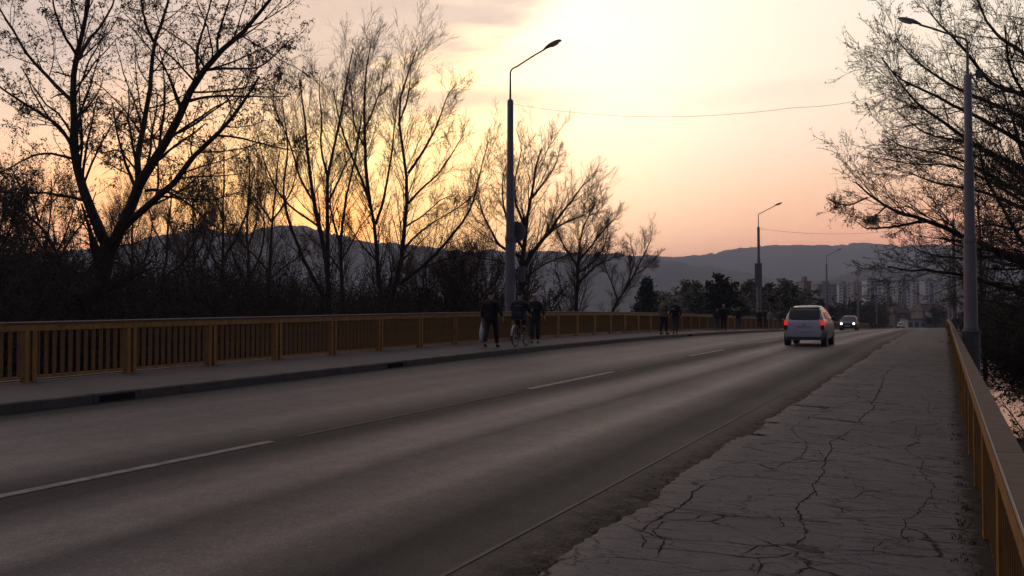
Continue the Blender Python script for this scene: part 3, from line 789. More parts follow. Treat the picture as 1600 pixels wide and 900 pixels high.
def leaves(P, per, size, rs, tmin=.2, elong=2.2, droop=.5):
    N, k, _ = P.shape
    f = (tmin+(1-tmin)*rs.rand(N, per))*(k-1); i0 = np.minimum(f.astype(int), k-2); w = (f-i0)[..., None]; n = np.arange(N)[:, None]
    pos = (P[n, i0]*(1-w)+P[n, i0+1]*w).reshape(-1, 3); K = len(pos)
    pos = pos+rs.randn(K, 3)*size*.3
    a = rs.randn(K, 3); a[:, 2] -= droop; a /= np.linalg.norm(a, axis=1, keepdims=True)
    b = np.cross(a, rs.randn(K, 3)); b /= np.linalg.norm(b, axis=1, keepdims=True)+1e-9
    s = (size*(.55+.9*rs.rand(K)))[:, None]
    V = np.stack([pos, pos+a*s*.55+b*s/elong*.5, pos+a*s, pos+a*s*.45-b*s/elong*.5], 1).reshape(-1, 3)
    return V, np.arange(K*4).reshape(K, 4)
def px_limb(pl, depth, w0, w1, k, rs, dz=0.0, off=(0, 0)):
    """a limb given by where it is seen; it swings dz metres away from its start depth"""
    n = len(pl); dd = depth+off[0]+np.linspace(0, 1, n)*dz
    P = np.array([at(x, y, d) for (x, y), d in zip(pl, dd)]); P = resample(P, k)
    P[1:-1] += rs.randn(k-2, 3)*w0/F*depth*.06
    R = np.linspace(w0, w1, k)/2/F*depth
    return P, R
def make_tree(name, label, cat, base, limbs, depth, levels, leaf, mats, seed, group=None, k0=14, trunk_base=None):
    rs = np.random.RandomState(seed)
    root = thing(name, label, cat, base, 0, group)
    B = np.array(base, float)
    Ps = []; Rs = []
    tr = []
    for i, lb in enumerate(limbs):
        pl, w0, w1 = lb[:3]; dz = lb[3] if len(lb) > 3 else rs.uniform(-3, 3); st = lb[4] if len(lb) > 4 else 0.0
        P, R = px_limb(pl, depth+st, w0, w1, k0, rs, dz)
        P = P-B
        v, q = tubes(P[None], R[None], 9)
        link('trunk' if i == 0 else 'limb', npmesh('limb', v, q, smooth=True), mats[0], root)
        Ps.append(P); Rs.append(R)
    P = np.array(Ps); R = np.array(Rs)
    parts = []
    lastP = []
    for li, lv in enumerate(levels):
        lv = dict(lv); sides = lv.pop('sides', 3)
        if li == 0:
            ln = np.linalg.norm(np.diff(P, axis=1), axis=2).sum(1); mm = lv.pop('m'); outP = []; outR = []
            for i in range(len(P)):
                a, b = grow(P[i:i+1], R[i:i+1], max(2, int(round(mm*(ln[i]/np.mean(ln))**1.1))), rs=rs, **lv); outP.append(a); outR.append(b)
            P, R = np.concatenate(outP), np.concatenate(outR)
        else: P, R = grow(P, R, rs=rs, **lv)
        parts.append(tubes(P, R, sides))
        if li == 0:
            v, q = parts.pop(); link('branches', npmesh('branches', v, q, smooth=True), mats[0], root, kind='stuff')
        lastP.append(P)
    v, q = join(parts); link('twigs', npmesh('twigs', v, q), mats[1], root, kind='stuff')
    if leaf:
        n, size = leaf[:2]; el = leaf[2] if len(leaf) > 2 else 2.4
        vs = [leaves(p, n, size, rs, elong=el) for p in lastP[-(leaf[3] if len(leaf) > 3 else 2):]]
        v, q = join(vs); link('buds' if size < .15 else 'foliage', npmesh('buds', v, q), mats[2], root, kind='stuff')
    return root
def gz(px, depth):
    p = at(px, 500, depth); return (p[0], p[1], float(land_z(p[0], p[1])))

# A: the big budding tree at the left
DA = 39.0
LA = [
 ([(150,690),(146,560),(150,490),(160,430),(170,392),(176,372)], 40, 24, 0.0),
 ([(172,400),(162,372),(150,350),(135,310),(125,290),(118,255),(116,215),(113,165),(112,140),(118,100),(122,70),(130,35),(140,0),(146,-60)], 18, 4, 2.0),
 ([(172,395),(190,350),(210,310),(222,280),(240,255),(262,222),(280,185),(295,145),(312,115),(345,80),(380,50),(410,20),(432,-5),(455,-50)], 19, 3, -2.5),
 ([(214,305),(216,265),(217,225),(228,180),(235,140),(237,100),(240,65),(250,40),(265,0),(272,-40)], 11, 3, 2.5),
 ([(182,368),(215,335),(250,305),(270,290),(305,240),(340,210),(365,180),(388,152),(405,120)], 13, 3, -3.5),
 ([(114,232),(100,205),(85,190),(50,170),(20,150),(0,135),(-35,112)], 6, 2, -3),
 ([(112,158),(75,120),(45,90),(25,55),(10,30),(-15,-10)], 6.5, 2, 2),
 ([(114,248),(75,238),(45,245),(20,260),(-15,278)], 4.5, 1.6, -2),
 ([(119,85),(100,55),(88,25),(78,-20)], 5, 2, -2),
 ([(122,92),(140,60),(155,45),(172,18),(186,-20)], 6, 2, 2.5),
 ([(311,120),(306,92),(312,60),(320,40),(332,-10)], 6, 2, 2),
 ([(340,84),(339,62),(345,40),(356,10),(364,-25)], 4.5, 1.8, -2),
 ([(296,158),(320,151),(350,150),(400,151),(452,151)], 5, 1.2, -1.5),
 ([(313,112),(340,106),(370,108),(405,107),(432,84),(455,60)], 5, 1.5, 2.5),
 ([(338,212),(365,213),(400,222),(440,232),(475,238)], 4, 1.2, 2),
 ([(228,298),(248,296),(268,301),(300,322),(326,348),(350,362)], 5, 1.5, -3.5),
 ([(222,282),(210,262),(185,232),(160,240),(140,232)], 4, 1.4, 3),
 ([(262,222),(240,215),(228,195),(215,190)], 4, 1.4, 3.5),
 ([(240,65),(228,40),(222,10),(216,-20)], 5, 2, -2.5),
 ([(129,292),(150,240),(168,205),(185,180),(200,165)], 4, 1.4, 3),
]
make_tree('budding_tree', 'big dark forked tree hung with buds filling the upper left sky', 'tree', gz(150, DA), LA, DA,
  [dict(m=10, lenf=.40, ang=48, k=7, wander=.12, up=.04, tmin=.18, rr_=.36, rmin=.012, lmax=3.6, sides=5),
   dict(m=7, lenf=.44, ang=50, k=5, wander=.14, up=.03, tmin=.1, rr_=.5, rmin=.0065, lmin=.4, lmax=1.8, sides=3),
   dict(m=6, lenf=.46, ang=52, k=4, wander=.22, up=.0, tmin=.1, rr_=.6, rmin=.0045, lmax=.65, lmin=.18, sides=3)],
  (3, .105, 2.3, 1), (M['bark'], M['bark'], M['bud']), 11)

# a leaning bare stem at the far left
make_tree('leaning_tree', 'thin leaning bare stem crossing the left edge below the big tree', 'tree', gz(103, 37), [
  ([(112,640),(104,470),(103,430),(90,389),(56,342),(0,305),(-40,285)], 8, 3, 0),
  ([(95,400),(110,372),(128,352),(140,330),(150,300)], 4, 1.5, 2), ([(60,345),(50,310),(30,290),(18,262)], 4, 1.4, 2), ([(30,325),(40,300),(60,280)], 3, 1.2, -1)], 37,
  [dict(m=8, lenf=.35, ang=50, k=6, rmin=.012, lmax=2.2, sides=4), dict(m=6, lenf=.45, ang=50, k=4, rmin=.008, lmax=.9, sides=3), dict(m=4, lenf=.5, ang=50, k=3, rmin=.006, lmax=.4, sides=3)],
  (3, .09, 2.4, 1), (M['bark'], M['bark'], M['bud']), 5)

# B: slender reddish bare trees around the setting sun
def slim(label, depth, limbs, seed, buds=(2, .05, 2.5, 1), up=.13, m0=11, l0=.26, m1=6, lm=3.2, wm=1.0, name='bare_tree'):
    x0 = limbs[0][0][0][0]
    r = wm*depth/60
    limbs = [([(x, y if y > 480 else 480-(480-y)*.90) for x, y in l[0]], l[1]*.8, l[2]*.8)+tuple(l[3:]) for l in limbs]
    return make_tree(name, label, 'tree', gz(x0, depth), limbs, depth,
      [dict(m=int(m0*1.6), lenf=l0*1.3, ang=30, k=7, wander=.075, up=up*.8, tmin=.2, rr_=.28, rmin=.011*r, lmin=.9, lmax=lm, sides=4),
       dict(m=int(m1*1.35), lenf=.48, ang=38, k=5, wander=.08, up=up*.6, tmin=.10, rr_=.5, rmin=.008*r, lmin=.4, lmax=1.8, sides=3),
       dict(m=6, lenf=.5, ang=38, k=4, wander=.09, up=up*.5, tmin=.12, rr_=.6, rmin=.0058*r, lmax=.9, lmin=.28, sides=3)],
      buds, (M['bark'], M['bark_red'], M['bud']), seed, group=None)
slim('slim bare tree with one straight stem, left of the sun', 52, [([(418,600),(418,492),(422,414),(426,327),(430,270),(436,215)], 10, 2, 0),
  ([(426,335),(412,310),(396,292),(380,262),(372,235)], 4, 1.2, 2), ([(426,330),(445,300),(458,272),(463,240),(468,200)], 4, 1.2, -2), ([(421,420),(400,392),(380,372),(362,330),(352,295)], 4, 1.2, 2),
  ([(423,430),(450,405),(470,390),(480,372)], 3.5, 1.2, -2)], 21)
slim('tall many-stemmed bare tree directly left of the setting sun', 62, [([(516,610),(515,489),(512,420),(509,367),(511,342),(512,280),(510,226),(520,206),(533,160),(536,116),(545,70),(552,30)], 13, 2, 0),
  ([(513,430),(508,380),(497,333),(490,289),(484,250),(480,205),(478,165),(472,120),(466,75)], 11, 2, 2.5), ([(510,470),(484,420),(465,374),(447,317),(440,270),(452,215),(447,170),(440,120)], 8, 1.6, -3),
  ([(492,300),(470,262),(458,215),(448,180),(430,140),(420,95)], 5, 1.4, 3), ([(511,250),(500,200),(503,150),(498,105),(500,80)], 5, 1.4, -3), ([(512,300),(528,262),(540,232),(556,205),(562,165)], 5, 1.4, 3),
  ([(498,340),(470,318),(448,302),(425,262),(412,225),(402,180)], 5, 1.4, -2)], 22, m0=12)
slim('bare tree with twin stems right where the sun sets', 58, [([(534,605),(534,483),(534,405),(531,374),(537,311),(545,262),(556,222),(560,180),(566,140)], 10, 2, 0),
  ([(533,400),(548,372),(560,345),(578,320),(592,300)], 4, 1.3, 2), ([(534,420),(515,390),(498,372),(478,352)], 4, 1.3, -2), ([(532,372),(522,335),(515,300),(518,262),(525,240)], 5, 1.3, 2)], 23, m0=9)
slim('tall bare tree with slender upright crown right of the sun', 60, [([(606,610),(602,486),(590,436),(587,383),(587,336),(578,297),(570,263),(547,220),(535,180),(528,140),(520,100)], 12, 2, 0),
  ([(578,297),(572,253),(570,167),(568,133),(573,67),(580,14)], 8, 1.6, 3), ([(587,336),(598,300),(605,262),(612,215),(615,170),(622,120)], 6, 1.4, -3), ([(588,400),(565,372),(552,350),(540,330)], 4, 1.3, 2),
  ([(570,170),(582,140),(594,105),(600,60)], 4, 1.3, 2), ([(568,200),(552,160),(550,110),(545,80)], 4, 1.3, -2)], 24, m0=12)
slim('tall leaning bare tree with long limb reaching right towards the lamp', 56, [([(604,615),(603,483),(622,436),(628,389),(634,336),(636,280),(638,247),(633,207),(620,160),(622,117),(640,70),(652,28)], 13, 2, 0),
  ([(624,440),(659,411),(691,377),(712,346),(734,317),(742,285),(750,245),(760,205)], 8, 1.6, -3), ([(638,247),(657,217),(677,180),(690,143),(700,110),(714,92)], 6, 1.4, 3), ([(637,300),(660,272),(685,250),(705,215),(725,180)], 5, 1.4, -3),
  ([(630,380),(655,350),(680,330),(710,312),(735,290)], 5, 1.3, 3), ([(660,412),(690,398),(720,392),(745,380)], 4, 1.2, 2), ([(634,340),(660,322),(690,292),(712,285)], 4, 1.2, 3), ([(622,165),(634,130),(640,100),(642,60)], 4, 1.2, 2)], 25, m0=11)
slim('thin bare tree filling the gap between big budding tree and slim stem', 66, [([(352,610),(350,490),(345,430),(350,370),(346,310),(352,260),(350,205)], 9, 2, 0), ([(347,420),(325,380),(310,340),(300,300),(292,262)], 5, 1.3, 3),
  ([(348,400),(370,360),(385,320),(392,280),(398,235)], 5, 1.3, -3), ([(348,440),(300,410),(280,380),(262,360)], 4, 1.2, 2), ([(350,330),(335,290),(330,250),(322,215)], 4, 1.2, 2)], 26, m0=12)
slim('low bushy bare tree behind the trunk of the big budding tree', 60, [([(245,600),(248,480),(256,430),(262,380),(262,330),(270,290),(268,250)], 9, 2, 0), ([(250,450),(222,410),(205,380),(190,340),(186,300)], 5, 1.3, 3),
  ([(255,430),(290,400),(305,362),(318,330),(322,290)], 5, 1.3, -3), ([(260,380),(238,340),(232,300),(225,270)], 4, 1.2, 2)], 27, m0=12)
slim('dense twiggy tree left of the big trunk, low against the orange sky', 50, [([(60,600),(62,470),(70,400),(75,350),(82,300),(80,262)], 9, 2, 0), ([(64,430),(40,390),(28,350),(20,310),(12,285)], 6, 1.5, 2),
  ([(68,410),(92,380),(105,345),(118,300),(120,275)], 5, 1.4, -2), ([(62,450),(20,420),(-5,380),(-20,330)], 6, 1.5, 2)], 28, buds=(2, .09, 2.0, 1), m0=12)
slim('dark bushy tree cut by the left edge of the picture', 44, [([(-20,600),(-15,470),(-5,380),(2,330),(8,290),(10,262)], 9, 2, 0), ([(-12,430),(15,390),(28,350),(35,310)], 6, 1.5, 2),
  ([(-15,430),(-40,390),(-45,340),(-40,290)], 6, 1.5, 2), ([(-12,400),(5,370),(22,330),(25,290)], 5, 1.5, -2)], 29, buds=(2, .11, 1.9, 1), m0=12, name='bushy_tree')
slim('low fuzzy bare tree in the dip between the big tree trunk and the left ridge', 72, [([(205,600),(204,480),(208,420),(204,370),(210,320),(206,270)], 9, 2, 0), ([(206,440),(185,400),(176,360),(170,320)], 5, 1.3, 2),
  ([(207,430),(228,395),(236,355),(240,315)], 5, 1.3, -2), ([(205,400),(190,370),(186,330),(188,300)], 4, 1.2, 2)], 51, m0=14)
slim('fuzzy bare tree standing over the highest point of the left ridge', 74, [([(305,600),(302,480),(306,420),(300,360),(304,310),(300,268)], 9, 2, 0), ([(303,440),(282,400),(274,360),(262,320)], 5, 1.3, 2),
  ([(304,430),(326,390),(334,350),(336,310)], 5, 1.3, -2), ([(302,400),(318,370),(322,330),(318,290)], 4, 1.2, 2)], 52, m0=14)
slim('fuzzy bare tree between the slim straight stem and the fuzzy ridge tree', 70, [([(388,600),(386,480),(390,420),(384,360),(388,300),(392,250),(388,205)], 9, 2, 0), ([(387,440),(366,400),(358,360),(350,320)], 5, 1.3, 2),
  ([(388,430),(408,390),(414,350),(412,300),(420,262)], 5, 1.3, -2), ([(386,380),(400,340),(402,300),(404,240)], 4, 1.2, 2)], 53, m0=14)
slim('short bare tree between the two tall clumps right of the sun', 72, [([(668,600),(664,490),(668,450),(664,420),(668,392)], 7, 1.6, 0), ([(665,470),(648,440),(640,415)], 4, 1.2, 2),
  ([(666,460),(686,430),(694,408)], 4, 1.2, -2)], 54, m0=14, l0=.45)
slim('short bare tree just left of the tall left lamp', 74, [([(712,600),(710,490),(714,450),(712,420),(716,398)], 7, 1.6, 0), ([(711,470),(696,445),(690,420)], 4, 1.2, 2),
  ([(712,460),(730,435),(738,415)], 4, 1.2, -2)], 55, m0=14, l0=.45)
# C: the trees behind the tall left lamp
slim('broad bare tree right behind the tall left lamp', 64, [([(818,600),(817,486),(816,400),(819,358),(824,315),(835,269),(835,233),(846,205)], 16, 2.5, 0),
  ([(820,408),(835,379),(853,358),(878,315),(899,287),(914,262)], 10, 2, 2), ([(815,393),(798,385),(778,372),(764,340),(752,310),(744,275)], 7, 1.5, -2), ([(821,345),(806,300),(803,262),(812,225),(815,205)], 6, 1.4, 2.5),
  ([(818,380),(795,340),(786,300),(784,262),(790,235)], 6, 1.4, -2.5), ([(853,358),(868,342),(890,330),(918,318),(930,300)], 5, 1.3, 2.5), ([(832,290),(850,262),(865,240),(874,215)], 5, 1.3, -2),
  ([(819,430),(850,405),(880,392),(905,385)], 5, 1.3, 3), ([(814,420),(780,400),(750,395),(735,385)], 5, 1.3, 3)], 31, m0=13, l0=.30)
slim('middle-sized bare tree right of the broad one, left of the leaning thin one', 68, [([(899,600),(899,486),(903,429),(905,376),(910,340),(922,318),(930,300)], 11, 2, 0), ([(902,440),(931,408),(950,398),(963,390)], 6, 1.5, 2),
  ([(904,400),(925,372),(940,350),(960,325)], 5, 1.4, -2), ([(903,410),(885,380),(872,355),(868,330)], 5, 1.4, 2), ([(903,420),(930,400),(945,372),(950,345)], 5, 1.3, 2.5)], 32, m0=12, l0=.32)
slim('thin bare tree leaning right, last before the dark conifer', 66, [([(940,600),(956,486),(977,450),(1002,400),(1012,378),(1018,360)], 8, 1.6, 0), ([(975,452),(985,425),(992,395),(985,370)], 4, 1.2, 2),
  ([(966,470),(955,435),(945,410),(940,390)], 4, 1.2, 2), ([(990,425),(1008,412),(1022,395)], 3, 1.1, 1)], 33, m0=8, l0=.2, lm=1.5)
slim('low twiggy tree on the bank at the foot of the broad bare tree', 56, [([(740,600),(745,500),(748,460),(744,425),(748,400)], 6, 1.6, 0), ([(746,470),(770,440),(778,415)], 4, 1.2, 1), ([(746,480),(715,450),(700,425)], 4, 1.2, 1), ([(746,470),(730,440),(722,412)], 4, 1.2, 1)], 34, m0=12, l0=.5)

# D: the big tree at the right
DD = 42.0
LD = [
 ([(1735,660),(1722,560),(1708,450),(1690,330),(1676,200),(1664,80),(1655,-80)], 44, 14, 0),
 ([(1712,470),(1650,430),(1590,405),(1540,385),(1499,368),(1467,351),(1440,343),(1408,333),(1381,320),(1355,307),(1337,285)], 15, 2, -5),
 ([(1440,345),(1408,353),(1381,356),(1355,358),(1336,345)], 5, 1.3, -1, -3.7), ([(1355,309),(1328,321),(1307,319),(1291,309)], 3, 1.1, -1, -4.8), ([(1385,322),(1364,342),(1352,352)], 3, 1.1, 1, -4.6),
 ([(1716,520),(1650,480),(1590,455),(1507,430),(1467,424),(1435,420),(1408,425),(1387,416)], 11, 1.6, -4), ([(1700,410),(1620,400),(1560,400),(1510,405),(1450,398),(1425,385)], 8, 1.5, 4),
 ([(1690,340),(1640,290),(1580,255),(1510,220),(1483,193),(1453,177),(1427,160),(1402,120),(1382,95)], 11, 1.5, -4),
 ([(1684,300),(1620,240),(1560,200),(1507,173),(1467,153),(1430,133),(1400,123),(1377,90)], 9, 1.4, -7),
 ([(1676,230),(1610,190),(1547,160),(1497,140),(1467,122),(1437,100),(1413,77),(1400,60)], 9, 1.4, 3),
 ([(1672,180),(1610,150),(1547,133),(1513,83),(1480,50),(1460,30),(1450,12)], 9, 1.5, -3),
 ([(1664,140),(1600,83),(1563,60),(1540,33),(1524,-10)], 9, 2, 4), ([(1660,60),(1620,20),(1590,-20),(1560,-50)], 8, 2, -3), ([(1658,0),(1610,-30),(1560,-40),(1500,-20),(1465,-5)], 7, 1.5, 2),
 ([(1694,380),(1620,300),(1560,250),(1507,217),(1467,217),(1427,200),(1390,160)], 8, 1.3, 5), ([(1692,360),(1610,310),(1540,270),(1500,247),(1460,237),(1413,233),(1382,213)], 8, 1.3, -2),
 ([(1696,390),(1620,330),(1560,290),(1513,267),(1467,253),(1430,260),(1380,247)], 8, 1.3, 4), ([(1700,420),(1640,350),(1590,320),(1540,300),(1480,290),(1440,280),(1420,268)], 8, 1.3, -6),
 ([(1708,470),(1650,420),(1610,400),(1570,330),(1540,280),(1530,230)], 9, 2, -8), ([(1700,400),(1640,330),(1600,250),(1580,180),(1560,120)], 9, 2, 6), ([(1680,260),(1640,200),(1600,150),(1575,100),(1570,40)], 8, 2, -6),
 ([(1718,540),(1660,520),(1600,510),(1560,500),(1520,498)], 9, 2, -4), ([(1722,580),(1670,560),(1620,565),(1570,550),(1545,548)], 8, 2, 3), ([(1700,440),(1760,380),(1800,300),(1830,200)], 16, 4, 3), ([(1690,320),(1740,250),(1780,160),(1800,60)], 14, 4, -3),
 ([(1705,460),(1640,440),(1600,450),(1560,440),(1530,450)], 8, 2, 5), ([(1690,350),(1630,340),(1590,360),(1550,350),(1520,355)], 8, 2, -7), ([(1714,500),(1640,500),(1590,480),(1540,470),(1500,462)], 8, 2, 2),
]
make_tree('spreading_tree', 'huge bare tree with densely twigged branches reaching in from the right edge', 'tree', gz(1735, DD), LD, DD,
  [dict(m=18, lenf=.32, ang=34, k=8, wander=.08, up=.03, tmin=.10, rr_=.34, rmin=.011, lmax=2.5, sides=4, drift=np.array([-.02, -.01, 0])),
   dict(m=9, lenf=.46, ang=34, k=6, wander=.09, up=.04, tmin=.08, rr_=.55, rmin=.008, lmin=.4, lmax=1.3, sides=3),
   dict(m=5, lenf=.5, ang=36, k=4, wander=.10, up=.04, tmin=.1, rr_=.6, rmin=.0062, lmax=.7, lmin=.18, sides=3)],
  (2, .085, 2.6, 1), (M['bark'], M['bark'], M['bud_green']), 41, k0=16)
slim('bare tree standing behind the big right-hand tree near the second right lamp', 95, [([(1540,600),(1536,480),(1532,420),(1534,370),(1528,320),(1530,270)], 10, 2, 0), ([(1536,470),(1510,440),(1500,410),(1480,400)], 6, 1.5, 2), ([(1535,400),(1515,370),(1505,340)], 5, 1.3, 2)], 42, m0=14, l0=.4, lm=5)
# near sprig with buds between railing and river
make_tree('budding_shrub', 'budding shrub poking up beside the right railing before the pink river', 'shrub', (at(1690, 500, 12)[0], at(1690, 500, 12)[1], -2.75), [
  ([(1690,1100),(1680,900),(1650,760),(1625,700),(1600,675),(1578,655),(1566,628)], 7, 1.6, 0), ([(1650,760),(1640,690),(1612,640),(1592,622),(1574,606)], 4, 1.4, .5), ([(1628,703),(1600,690),(1585,682)], 3, 1.3, .2), ([(1680,900),(1660,740),(1655,680),(1640,640),(1615,600)], 5, 1.6, .6)], 12,
  [dict(m=6, lenf=.18, ang=45, k=5, rmin=.0035, lmax=.35, lmin=.1, sides=4, tmin=.5), dict(m=3, lenf=.5, ang=45, k=3, rmin=.0025, lmax=.15, lmin=.05, sides=3)],
  (4, .05, 2.0, 2), (M['bark'], M['bark'], M['bud']), 43, k0=12)

# scrub: a thicket of many bushes that nobody could count
def bush_base(seed, H, stems=9, leaf=.12, per=3, m1=9, m2=5, spread=.5):
    rs = np.random.RandomState(seed); n = stems; k = 7
    P = np.zeros((n, k, 3)); a = rs.rand(n)*2*np.pi; tilt = rs.rand(n)*spread
    d = np.stack([np.cos(a)*tilt, np.sin(a)*tilt, np.ones(n)], 1)
    P[:, 0] = np.stack([np.cos(a), np.sin(a), np.zeros(n)], 1)*.4*rs.rand(n, 1)
    L = H*(.6+.45*rs.rand(n)); 
    for j in range(1, k):
        d = d+rs.randn(n, 3)*.16; d[:, 2] += .06; d /= np.linalg.norm(d, axis=1, keepdims=True); P[:, j] = P[:, j-1]+d*(L/(k-1))[:, None]
    R = np.linspace(.07, .02, k)[None]*np.ones((n, 1))*H/6
    parts = [tubes(P, R, 4)]
    P1, R1 = grow(P, R, m1, .42, 42, 5, rs, tmin=.12, rmin=.018, lmax=H*.5, up=.06); parts.append(tubes(P1, R1, 3))
    P2, R2 = grow(P1, R1, m2, .5, 45, 4, rs, tmin=.1, rmin=.012, lmax=H*.28, up=.03); parts.append(tubes(P2, R2, 3))
    v, q = join(parts); lv, lq = leaves(P2, per, leaf, rs, tmin=.05, elong=1.7)
    return v, q, lv, lq
def place(parts, spots, rs):
    V = []; Q = []; b = 0
    for (x, y, z, sc_) in spots:
        v, q = parts[rs.randint(len(parts))]; a = rs.rand()*6.28; c, s = np.cos(a), np.sin(a)
        w = v*np.array([sc_*(.85+.3*rs.rand()), sc_*(.85+.3*rs.rand()), sc_]); w = np.stack([w[:, 0]*c-w[:, 1]*s+x, w[:, 0]*s+w[:, 1]*c+y, w[:, 2]+z], 1)
        V.append(w); Q.append(q+b); b += len(v)
    return np.concatenate(V), np.concatenate(Q)
def thicket(name, label, spots, bases, lm, tm, seed):
    rs = np.random.RandomState(seed); st = np.random.RandomState(seed)
    root = None
    v, q = place([(b[0], b[1]) for b in bases], spots, np.random.RandomState(seed))
    v2, q2 = place([(b[2], b[3]) for b in bases], spots, np.random.RandomState(seed))
    me = npmesh(name, np.concatenate([v, v2]), np.concatenate([q, q2+len(v)]))
    me.materials.append(tm); me.materials.append(lm)
    idx = np.zeros(len(me.polygons), np.int32); idx[len(q):] = 1; me.polygons.foreach_set('material_index', idx)
    o = bpy.data.objects.new(name, me); COL.objects.link(o); tag(o, label, 'undergrowth', kind='stuff'); return o
BB = [bush_base(s, 6.0, leaf=.10, per=3, m1=12, m2=7) for s in (1, 2, 3)]
rs = np.random.RandomState(77); spots = []
def sil(px):   # how high the dark scrub stands in the photo, by column
    return np.interp(px, [-300,0,60,150,230,330,420,520,620,700,760,830,900,960,1010,1080], [345,355,380,394,398,402,410,420,424,418,414,414,420,430,446,458])
for i, (dep, n, lift) in enumerate(((36, 18, 40), (46, 26, 26), (56, 30, 14), (66, 34, 4), (78, 34, 0), (88, 30, 0))):
    for j in range(n):
        px = -420+1480*(j+rs.rand())/n; d = dep*(1+.1*rs.randn()*.5)
        p = at(px, 500, d)
        if p[0] > -18.2 or float(land_z(p[0], p[1])) < -3.2: continue
        zg = float(land_z(p[0], p[1])); yt = sil(px)+lift+rs.rand()*26
        h = (YH-yt)/F*d+CZ-zg
        spots.append((p[0], p[1], zg-.1, max(.4, h/6.0)))
thicket('scrub', 'dark tangled scrub filling the left river bank behind the railing', spots, BB, M['scrub'], M['bark'], 5)
# overhanging willow scrub on the near bank right of the bridge: stems lean out over the water
def lean_base(seed):
    rs = np.random.RandomState(seed); n = 13; k = 8
    P = np.zeros((n, k, 3)); az = math.pi+rs.randn(n)*.55
    d = np.stack([np.cos(az), np.sin(az), .62+.75*rs.rand(n)], 1); d /= np.linalg.norm(d, axis=1, keepdims=True)
    P[:, 0] = rs.randn(n, 3)*[.3, .4, 0]; L = 4.5+3.0*rs.rand(n)
    for j in range(1, k):
        d = d+rs.randn(n, 3)*.06; d[:, 2] -= .035; d /= np.linalg.norm(d, axis=1, keepdims=True); P[:, j] = P[:, j-1]+d*(L/(k-1))[:, None]
    R = np.linspace(.06, .015, k)[None]*np.ones((n, 1))
    parts = [tubes(P, R, 4)]
    P1, R1 = grow(P, R, 12, .34, 40, 6, rs, tmin=.35, rmin=.011, wander=.10, lmin=.6, up=.04); parts.append(tubes(P1, R1, 3))
    P2, R2 = grow(P1, R1, 7, .5, 40, 4, rs, tmin=.1, rmin=.007, wander=.12, up=.03); parts.append(tubes(P2, R2, 3))
    v, q = join(parts); lv, lq = leaves(P2, 4, .11, rs, tmin=.05, elong=1.9)
    return v, q, lv, lq
LB = [lean_base(s_) for s_ in (61, 62, 63)]
V = []; Q = []; V2 = []; Q2 = []; b = b2 = 0
rs = np.random.RandomState(15)
for (px, dep, sc_, dz) in ((1715,42,.85,0),(1728,45,.90,0),(1712,48,.88,.3),(1745,50,1.0,0),(1735,54,1.0,.4),(1775,44,1.0,0),(1790,52,1.15,0),(1715,58,.95,.6),(1755,60,1.15,.4),(1735,66,.9,.8)):
    p = at(px, 500, dep); z = max(float(land_z(p[0], p[1])), -3.7)+dz
    v, q, lv, lq = LB[rs.randint(3)]; a = rs.uniform(-.35, .35); c, s_ = math.cos(a), math.sin(a)
    for src, dst in ((v, V), (lv, V2)):
        w = src*sc_; dst.append(np.stack([w[:, 0]*c-w[:, 1]*s_+p[0], w[:, 0]*s_+w[:, 1]*c+p[1], w[:, 2]+z], 1))
    Q.append(q+b); b += len(v); Q2.append(lq+b2); b2 += len(lv)
V = np.concatenate(V); nQ = sum(len(q) for q in Q)
me = npmesh('overhanging_scrub', np.concatenate([V]+V2), np.concatenate(Q+[q+len(V) for q in Q2])); me.materials.append(M['bark']); me.materials.append(M['scrub'])
idx = np.zeros(len(me.polygons), np.int32); idx[nQ:] = 1; me.polygons.foreach_set('material_index', idx)
o = bpy.data.objects.new('overhanging_scrub', me); COL.objects.link(o); tag(o, 'dark willow scrub leaning out over the river right of the railing', 'undergrowth', kind='stuff')

# leafy spring trees beyond the bridge
def leafy_mesh(seed, H, W, leaf, per):
    rs = np.random.RandomState(seed); k = 8
    P = np.zeros((1, k, 3)); P[0, :, 2] = np.linspace(0, H*.8, k); P[0, 1:, :2] += rs.randn(k-1, 2)*H*.012
    R = np.linspace(H*.02, H*.006, k)[None]
    tv = tubes(P, R, 8)
    P1, R1 = grow(P, R, 22, .50, 52, 7, rs, tmin=.16, rmin=.03, lmax=W*.75, up=.10, decay=.75); b1 = tubes(P1, R1, 4)
    P2, R2 = grow(P1, R1, 8, .42, 48, 5, rs, tmin=.15, rmin=.02, lmax=W*.35, up=.05); b2 = tubes(P2, R2, 3)
    P3, R3 = grow(P2, R2, 4, .5, 50, 3, rs, tmin=.2, rmin=.015, lmax=W*.16, up=.02)
    lv = leaves(P3, per, leaf, rs, tmin=0, elong=1.5)
    bv = join([b1, b2])
    return npmesh('t', *tv, smooth=True), npmesh('b', *bv), npmesh('l', *lv)
LMsh = {}
for key, (seed, H, W, leaf, per, lm) in {'green': (1, 12, 9, .42, 5, 'far_leaf'), 'dark': (2, 12, 9, .45, 5, 'scrub'), 'pale': (3, 12, 10, .30, 3, 'grey_leaf')}.items():
    a, b, c = leafy_mesh(seed, H, W, leaf, per); a.materials.append(M['bark']); b.materials.append(M['bark']); c.materials.append(M[lm]); LMsh[key] = (a, b, c)
def leafy(kind, px, ytop, depth, label, rz=0.0, wid=1.0):
    p = at(px, 500, depth); zg = max(float(land_z(p[0], p[1])), -4.0); H = (YH-ytop)/F*depth+CZ-zg
    o = thing('leafy_tree', label, 'tree', (p[0], p[1], zg), rz, None); s = H/12; o.scale = (s*wid, s*wid, s)
    for n_, me in zip(('trunk', 'branches', 'foliage'), LMsh[kind]): 
        q = link(n_, me, None, o)
        if n_ != 'trunk': q['kind'] = 'stuff'
